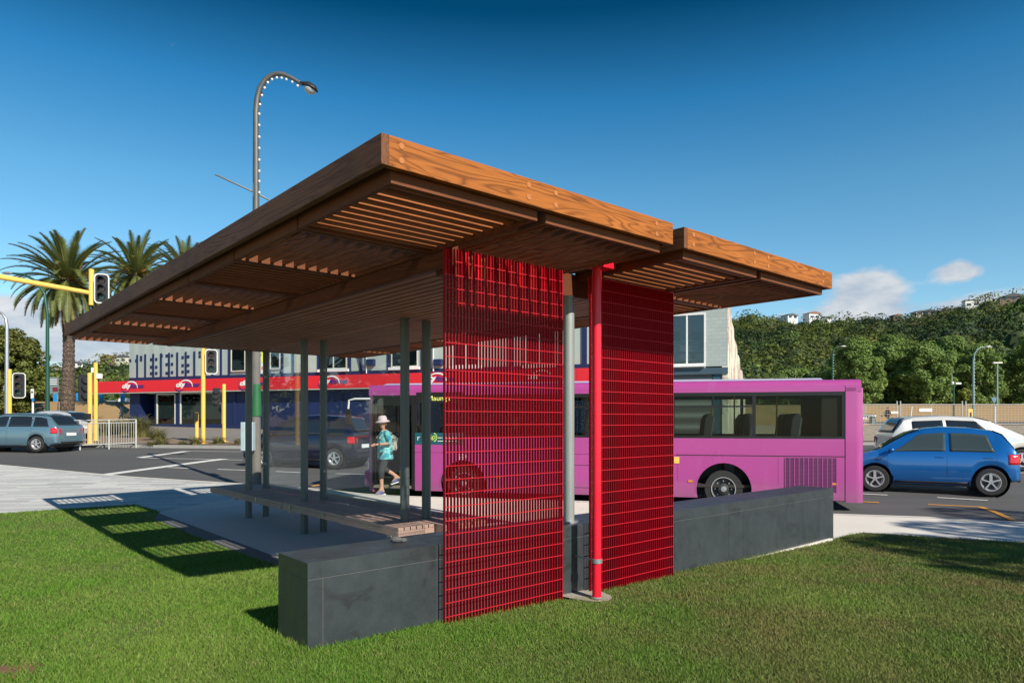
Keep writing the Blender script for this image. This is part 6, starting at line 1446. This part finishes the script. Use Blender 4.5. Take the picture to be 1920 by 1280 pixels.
def person(loc, heading, label, pose, h, cloth, grp=None):
    """local x is forward, y to the person's left; pose gives joint positions for a 1.68 m figure"""
    r = empty('person', loc, heading, label, 'person', grp); k = h/1.68
    def s(p): return tuple(Vector(p)*k)
    P = {a: (s(b[0]), (b[1][0]*k, b[1][1]*k) if isinstance(b[1], tuple) else b[1]*k) for a, b in pose.items()}
    E = [('pelvis', 'waist'), ('waist', 'chest'), ('chest', 'neckbase'), ('neckbase', 'neck'), ('neck', 'jaw'), ('jaw', 'head'), ('head', 'crown')]
    for q in 'LR': E += [('neckbase', 'sh'+q), ('sh'+q, 'el'+q), ('el'+q, 'wr'+q), ('wr'+q, 'pa'+q), ('pelvis', 'hip'+q), ('hip'+q, 'kn'+q), ('kn'+q, 'an'+q), ('an'+q, 'he'+q), ('an'+q, 'to'+q)]
    for q in 'LR':
        w_, p_ = Vector(P['wr'+q][0]), Vector(P['pa'+q][0]); d = (p_-w_).normalized(); sd = d.cross(Vector((0, 0, 1))) if abs(d.z) < .9 else Vector((1, 0, 0)); sd.normalize(); up = sd.cross(d)
        for i, (o_, ln) in enumerate(((-.028, .055), (-.010, .068), (.010, .064), (.027, .050))):
            a = p_+sd*o_*k+d*.02*k; b = a+d*ln*k*.5-up*.012*k; c = a+d*ln*k*.8-up*.04*k
            P[f'f{i}a{q}'] = (tuple(a), .0095*k); P[f'f{i}b{q}'] = (tuple(b), .008*k); P[f'f{i}c{q}'] = (tuple(c), .0065*k); E += [('pa'+q, f'f{i}a{q}'), (f'f{i}a{q}', f'f{i}b{q}'), (f'f{i}b{q}', f'f{i}c{q}')]
        a = p_-d*.02*k+sd*.035*k; b = a+d*.035*k-up*.02*k; P['tha'+q] = (tuple(a), .010*k); P['thb'+q] = (tuple(b), .008*k); E += [('pa'+q, 'tha'+q), ('tha'+q, 'thb'+q)]
    hd_ = Vector(P['head'][0]); jw = Vector(P['jaw'][0]); fx = Vector(pose.get('_face', ((1, 0, 0), 0))[0]).normalized() if '_face' in pose else Vector((1, 0, 0))
    P.pop('_face', None)
    P['nose'] = (tuple(hd_+fx*.095*k-Vector((0, 0, .035*k))), .014*k); E.append(('head', 'nose'))
    b = skinned('body', P, E, m_skin, r, 'pelvis')
    sd = Vector((-fx.y, fx.x, 0))
    ft = MB()
    for q in (-1, 1): ft.blob(hd_+fx*.083*k+sd*q*.032*k+Vector((0, 0, -.008*k)), .010*k, .012*k, .007*k, 8, 5)
    ft.build('eyes', m_black, r)
    ft = MB(); ft.blob(hd_+fx*.080*k-Vector((0, 0, .075*k)), .012*k, .024*k, .006*k, 8, 4); ft.build('mouth', plain('lips', (.40, .12, .10), .5), r)
    for q in (-1, 1): ft = MB(); ft.blob(hd_+sd*q*.077*k-Vector((0, 0, .02*k)), .018*k, .010*k, .030*k, 8, 6); ft.build('ear', m_skin, r, smooth=True)
    cloth(r, P, k, E, fx, sd, hd_)
    return r
def inflate(P, keys, add): return {a: (P[a][0], (P[a][1][0]+add, P[a][1][1]+add) if isinstance(P[a][1], tuple) else P[a][1]+add) for a in keys}
def lerpj(P, a, b, t, r_): return (tuple(Vector(P[a][0]).lerp(Vector(P[b][0]), t)), r_)
# woman stepping down from the bus
def walk(legs, arms, face=(1, 0, 0), lean=.0):
    D = {'pelvis': ((0, 0, .92), (.135, .105)), 'waist': ((.01+lean*.3, 0, 1.04), (.13, .10)), 'chest': ((.03+lean, 0, 1.22), (.145, .105)), 'neckbase': ((.02+lean*1.3, 0, 1.37), (.09, .07)), 'neck': ((.035+lean*1.4, 0, 1.43), .048), 'jaw': ((.065+lean*1.5, 0, 1.49), .058), 'head': ((.055+lean*1.6, 0, 1.57), (.078, .088)), 'crown': ((.045+lean*1.6, 0, 1.635), .062), '_face': (face, 0)}
    for q, s_ in (('L', 1), ('R', -1)):
        kn, an = legs[q]; D['hip'+q] = ((0, s_*.085, .86), .09); D['kn'+q] = ((kn[0], s_*.09, kn[1]), .058); D['an'+q] = ((an[0], s_*.09, an[1]), .038)
        D['he'+q] = ((an[0]-.05, s_*.09, an[1]-.055), .032); D['to'+q] = ((an[0]+.15, s_*.095, an[1]-.065+an[2]), .030)
        el_, wr = arms[q]; D['sh'+q] = ((.01+lean, s_*.17, 1.345), .055); D['el'+q] = (el_, .040); D['wr'+q] = (wr, .027)
        d = (Vector(wr)-Vector(el_)).normalized(); D['pa'+q] = (tuple(Vector(wr)+d*.06), (.034, .018))
    return D
pose = walk({'L': ((.12, .50), (.10, .10, -.03)), 'R': ((.03, .58), (-.33, .36, -.06))}, {'L': ((-.04, .27, 1.13), (.20, .22, 1.11)), 'R': ((-.05, -.26, 1.12), (.16, -.17, 1.10))}, (.55, .83, 0))
m_shirt = patt('turquoise_print_shirt', (.01, .26, .33), (.16, .52, .52), 13, (.55, .68, .62)); m_pants = plain('dark_grey_trousers', (.035, .035, .037), .9); m_hat = plain('pale_pink_sunhat', (.58, .47, .48), .8); m_shoe = plain('purple_blue_sneaker', (.10, .11, .26), .6); m_pack = patt('grey_white_rucksack', (.16, .17, .13), (.50, .48, .42), 11)
def wclothes(r, P, k, E, fx, sd, hd_):
    J = inflate(P, ['chest', 'neckbase', 'shL', 'shR'], .022*k)
    J['neckbase'] = (P['neckbase'][0], (.075*k, .065*k))
    for q in 'LR': J['sl'+q] = lerpj(P, 'sh'+q, 'el'+q, 1.0, .062*k); J['sm'+q] = lerpj(P, 'el'+q, 'wr'+q, .28, .056*k)
    q = MB(); vs = []; rings = [(.775, .165, .205, -.01), (.80, .170, .21, -.01), (.90, .165, .205, 0), (1.02, .155, .190, .01), (1.15, .150, .185, .02), (1.27, .130, .180, .02), (1.345, .105, .165, .015), (1.385, .075, .10, .02), (1.415, .058, .062, .025)]
    for z_, rx_, ry_, xo in rings:
        for i in range(20):
            a_ = 2*math.pi*i/20; wv_ = 1+.05*math.sin(a_*5+z_*30)*(z_ < 1.1); vs.append(((xo+rx_*math.cos(a_)*wv_)*k, ry_*math.sin(a_)*wv_*k, z_*k))
    q.add(vs, [(j*20+i, j*20+(i+1) % 20, (j+1)*20+(i+1) % 20, (j+1)*20+i) for j in range(8) for i in range(20)]); q.build('shirt', m_shirt, r, smooth=True)
    skinned('sleeves', J, [('chest', 'neckbase'), ('neckbase', 'shL'), ('neckbase', 'shR'), ('shL', 'slL'), ('shR', 'slR'), ('slL', 'smL'), ('slR', 'smR')], m_shirt, r, 'chest')
    J = inflate(P, ['pelvis', 'hipL', 'hipR', 'knL', 'knR'], .018*k)
    for q in 'LR': J['c'+q] = lerpj(P, 'kn'+q, 'an'+q, .45, .062*k)
    skinned('trousers', J, [('pelvis', 'hipL'), ('pelvis', 'hipR'), ('hipL', 'knL'), ('hipR', 'knR'), ('knL', 'cL'), ('knR', 'cR')], m_pants, r, 'pelvis')
    for q in 'LR':
        J = {'a': (P['an'+q][0], .045*k), 'h': (tuple(Vector(P['he'+q][0])+Vector((0, 0, .008))), .046*k), 't': (P['to'+q][0], (.052*k, .038*k))}
        J['m'] = (tuple(Vector(J['h'][0]).lerp(Vector(J['t'][0]), .5)), (.046*k, .040*k)); skinned('shoe', J, [('a', 'm'), ('h', 'm'), ('m', 't')], m_shoe, r, 'm')
        h_, t_ = Vector(J['h'][0]), Vector(J['t'][0]); MB().beam(h_-Vector((.03, 0, .040*k)), t_+Vector((.02, 0, -.034*k)), .085*k, .022*k).build('sole', m_white, r, bevel=.006)
    q = MB(); q.lathe(tuple(hd_+Vector((0, 0, .030*k))), (.12, 0, 1), [(-.012, .155*k), (.004, .158*k), (.03, .105*k), (.09, .098*k), (.125, .075*k), (.138, .0)], 24); q.build('sun_hat', m_hat, r, smooth=True)
    q = MB(); q.blob(hd_-fx*.03*k+Vector((0, 0, -.01)), .078*k, .082*k, .085*k, 12, 8); q.build('hair', plain('short_brown_hair', (.12, .07, .04), .8), r, smooth=True)
    bc = Vector(P['chest'][0])+Vector((-.20*k, 0, -.10*k)); J = {'a': (tuple(bc+Vector((.02, 0, .20*k))), (.10*k, .07*k)), 'b': (tuple(bc), (.13*k, .10*k)), 'c': (tuple(bc-Vector((.0, 0, .17*k))), (.12*k, .09*k))}
    bp2 = skinned('rucksack', J, [('a', 'b'), ('b', 'c')], m_pack, r, 'b')
    for s_ in (-1, 1): MB().tube([bc+Vector((.05, s_*.10*k, .22*k)), Vector(P['sh'+('L' if s_ > 0 else 'R')][0])+Vector((.0, -s_*.05*k, .075*k)), Vector(P['chest'][0])+Vector((.13*k, s_*.11*k, .03*k)), bc+Vector((.10, s_*.15*k, -.12*k))], .014*k, 6).build('strap', m_pack, bp2)
    MB().lathe(P['wrL'][0], tuple(Vector(P['wrL'][0])-Vector(P['elL'][0])), [(-.012, .030*k), (-.012, .034*k), (.012, .034*k), (.012, .030*k)], 14).build('wrist_watch', m_black, r)
fd = R(180+20)+0
wp = Vector(((722-960)/FPX*14.95, 14.95, 0)); person((wp.x, wp.y, .012), math.pi+R(28), 'woman in sunhat, turquoise patterned shirt and rucksack stepping off the bus', pose, 1.64, wclothes)
def simple(top, bottom, hair, sleeve=1.3, bag=None, long=True):
    def f(r, P, k, E, fx, sd, hd_):
        J = inflate(P, ['pelvis', 'waist', 'chest', 'neckbase', 'shL', 'shR', 'elL', 'elR'], .018*k); J['neckbase'] = (P['neckbase'][0], (.075*k, .065*k))
        for q in 'LR': J['s'+q] = lerpj(P, 'el'+q, 'wr'+q, .9, .036*k)
        skinned('jacket', J, [('pelvis', 'waist'), ('waist', 'chest'), ('chest', 'neckbase'), ('neckbase', 'shL'), ('neckbase', 'shR'), ('shL', 'elL'), ('shR', 'elR'), ('elL', 'sL'), ('elR', 'sR')], top, r, 'pelvis')
        J = inflate(P, ['pelvis', 'hipL', 'hipR', 'knL', 'knR', 'anL', 'anR'], .016*k); skinned('trousers', J, [('pelvis', 'hipL'), ('pelvis', 'hipR'), ('hipL', 'knL'), ('hipR', 'knR'), ('knL', 'anL'), ('knR', 'anR')], bottom, r, 'pelvis')
        for q in 'LR': J = {'h': (P['he'+q][0], .042*k), 't': (P['to'+q][0], .042*k)}; skinned('shoe', J, [('h', 't')], m_black, r, 'h')
        q = MB(); q.blob(hd_-fx*.025*k+Vector((0, 0, .028*k)), .092*k, .090*k, .098*k, 12, 8); q.build('hair', hair, r, smooth=True)
        if bag:
            c = Vector(P['waist'][0])+Vector((-.1, .22*k, .02)); q = MB(); q.blob(c, .19*k, .10*k, .17*k, 10, 8); bg_ = q.build('shoulder_bag', bag, r, smooth=True)
    return f
hair_b = plain('dark_brown_hair', (.06, .035, .02), .8)
stride = walk({'L': ((.16, .50), (.26, .09, .03)), 'R': ((.02, .49), (-.24, .15, -.05))}, {'L': ((-.12, .22, 1.10), (-.10, .22, .88)), 'R': ((.10, -.22, 1.12), (.24, -.20, .98))})
def stand(px, Y, py=None):
    x = (px-960)/FPX*Y; return Vector((x, Y, gz(x, Y)))
person(stand(1664, 66), math.radians(0), 'woman in dark jacket with pale shoulder bag walking beyond the fence', stride, 1.72, simple(plain('dark_jacket', (.03, .03, .035), .8), plain('black_trousers', (.02, .02, .022), .9), hair_b, bag=m_white))
person(stand(228.5, 60), math.radians(180), 'person in pale blue top and white trousers walking below the dry bank', stride, 1.72, simple(plain('pale_blue_top', (.40, .52, .60), .8), plain('white_trousers', (.65, .62, .55), .9), hair_b))
# driver and a following passenger inside the bus
def seated(kx=.42):
    D = walk({'L': ((.40, .56), (.42, .12, .0)), 'R': ((.40, .56), (.45, .12, .0))}, {'L': ((.10, .24, 1.05), (.34, .14, 1.06)), 'R': ((.10, -.24, 1.05), (.34, -.14, 1.06))})
    for q, s_ in (('L', 1), ('R', -1)): D['hip'+q] = ((.05, s_*.09, .62+.0), .088)
    dz = -.30
    for a in list(D):
        if a == '_face' or a[:2] in ('kn', 'an', 'he', 'to'): continue
        p, r_ = D[a]; D[a] = ((p[0], p[1], p[2]+dz), r_)
    for q, s_ in (('L', 1), ('R', -1)): D['hip'+q] = ((.05, s_*.09, .58), .088)
    return D
drv = W @ Vector((1.35, 1.45, .47)); m_dsh = plain('dark_blue_uniform', (.02, .03, .06), .8)
person(tuple(drv), bus.rotation_euler.z+math.pi, 'bus driver in dark uniform seated at the wheel', seated(), 1.72, simple(m_dsh, m_black, hair_b))
cs = MB(); cs.box(1.20, 1.62, 1.22, 1.68, .78, .90); cs.box(1.56, 1.66, 1.22, 1.68, .90, 1.55); cs.box(1.3, 1.5, 1.36, 1.54, .461, .779); cs.build('driver_seat', m_seat, bus, bevel=.03)
psg = W @ Vector((.98, .42, .302)); person(tuple(psg), bus.rotation_euler.z-math.pi/2-.4, 'passenger in dark clothes waiting in the bus doorway behind the woman', walk({'L': ((.03, .49), (.0, .09, .0)), 'R': ((.05, .49), (.06, .09, .0))}, {'L': ((.0, .22, 1.10), (.12, .2, .95)), 'R': ((.0, -.22, 1.10), (.14, -.12, 1.0))}), 1.58, simple(plain('black_coat', (.02, .02, .024), .9), m_black, hair_b))
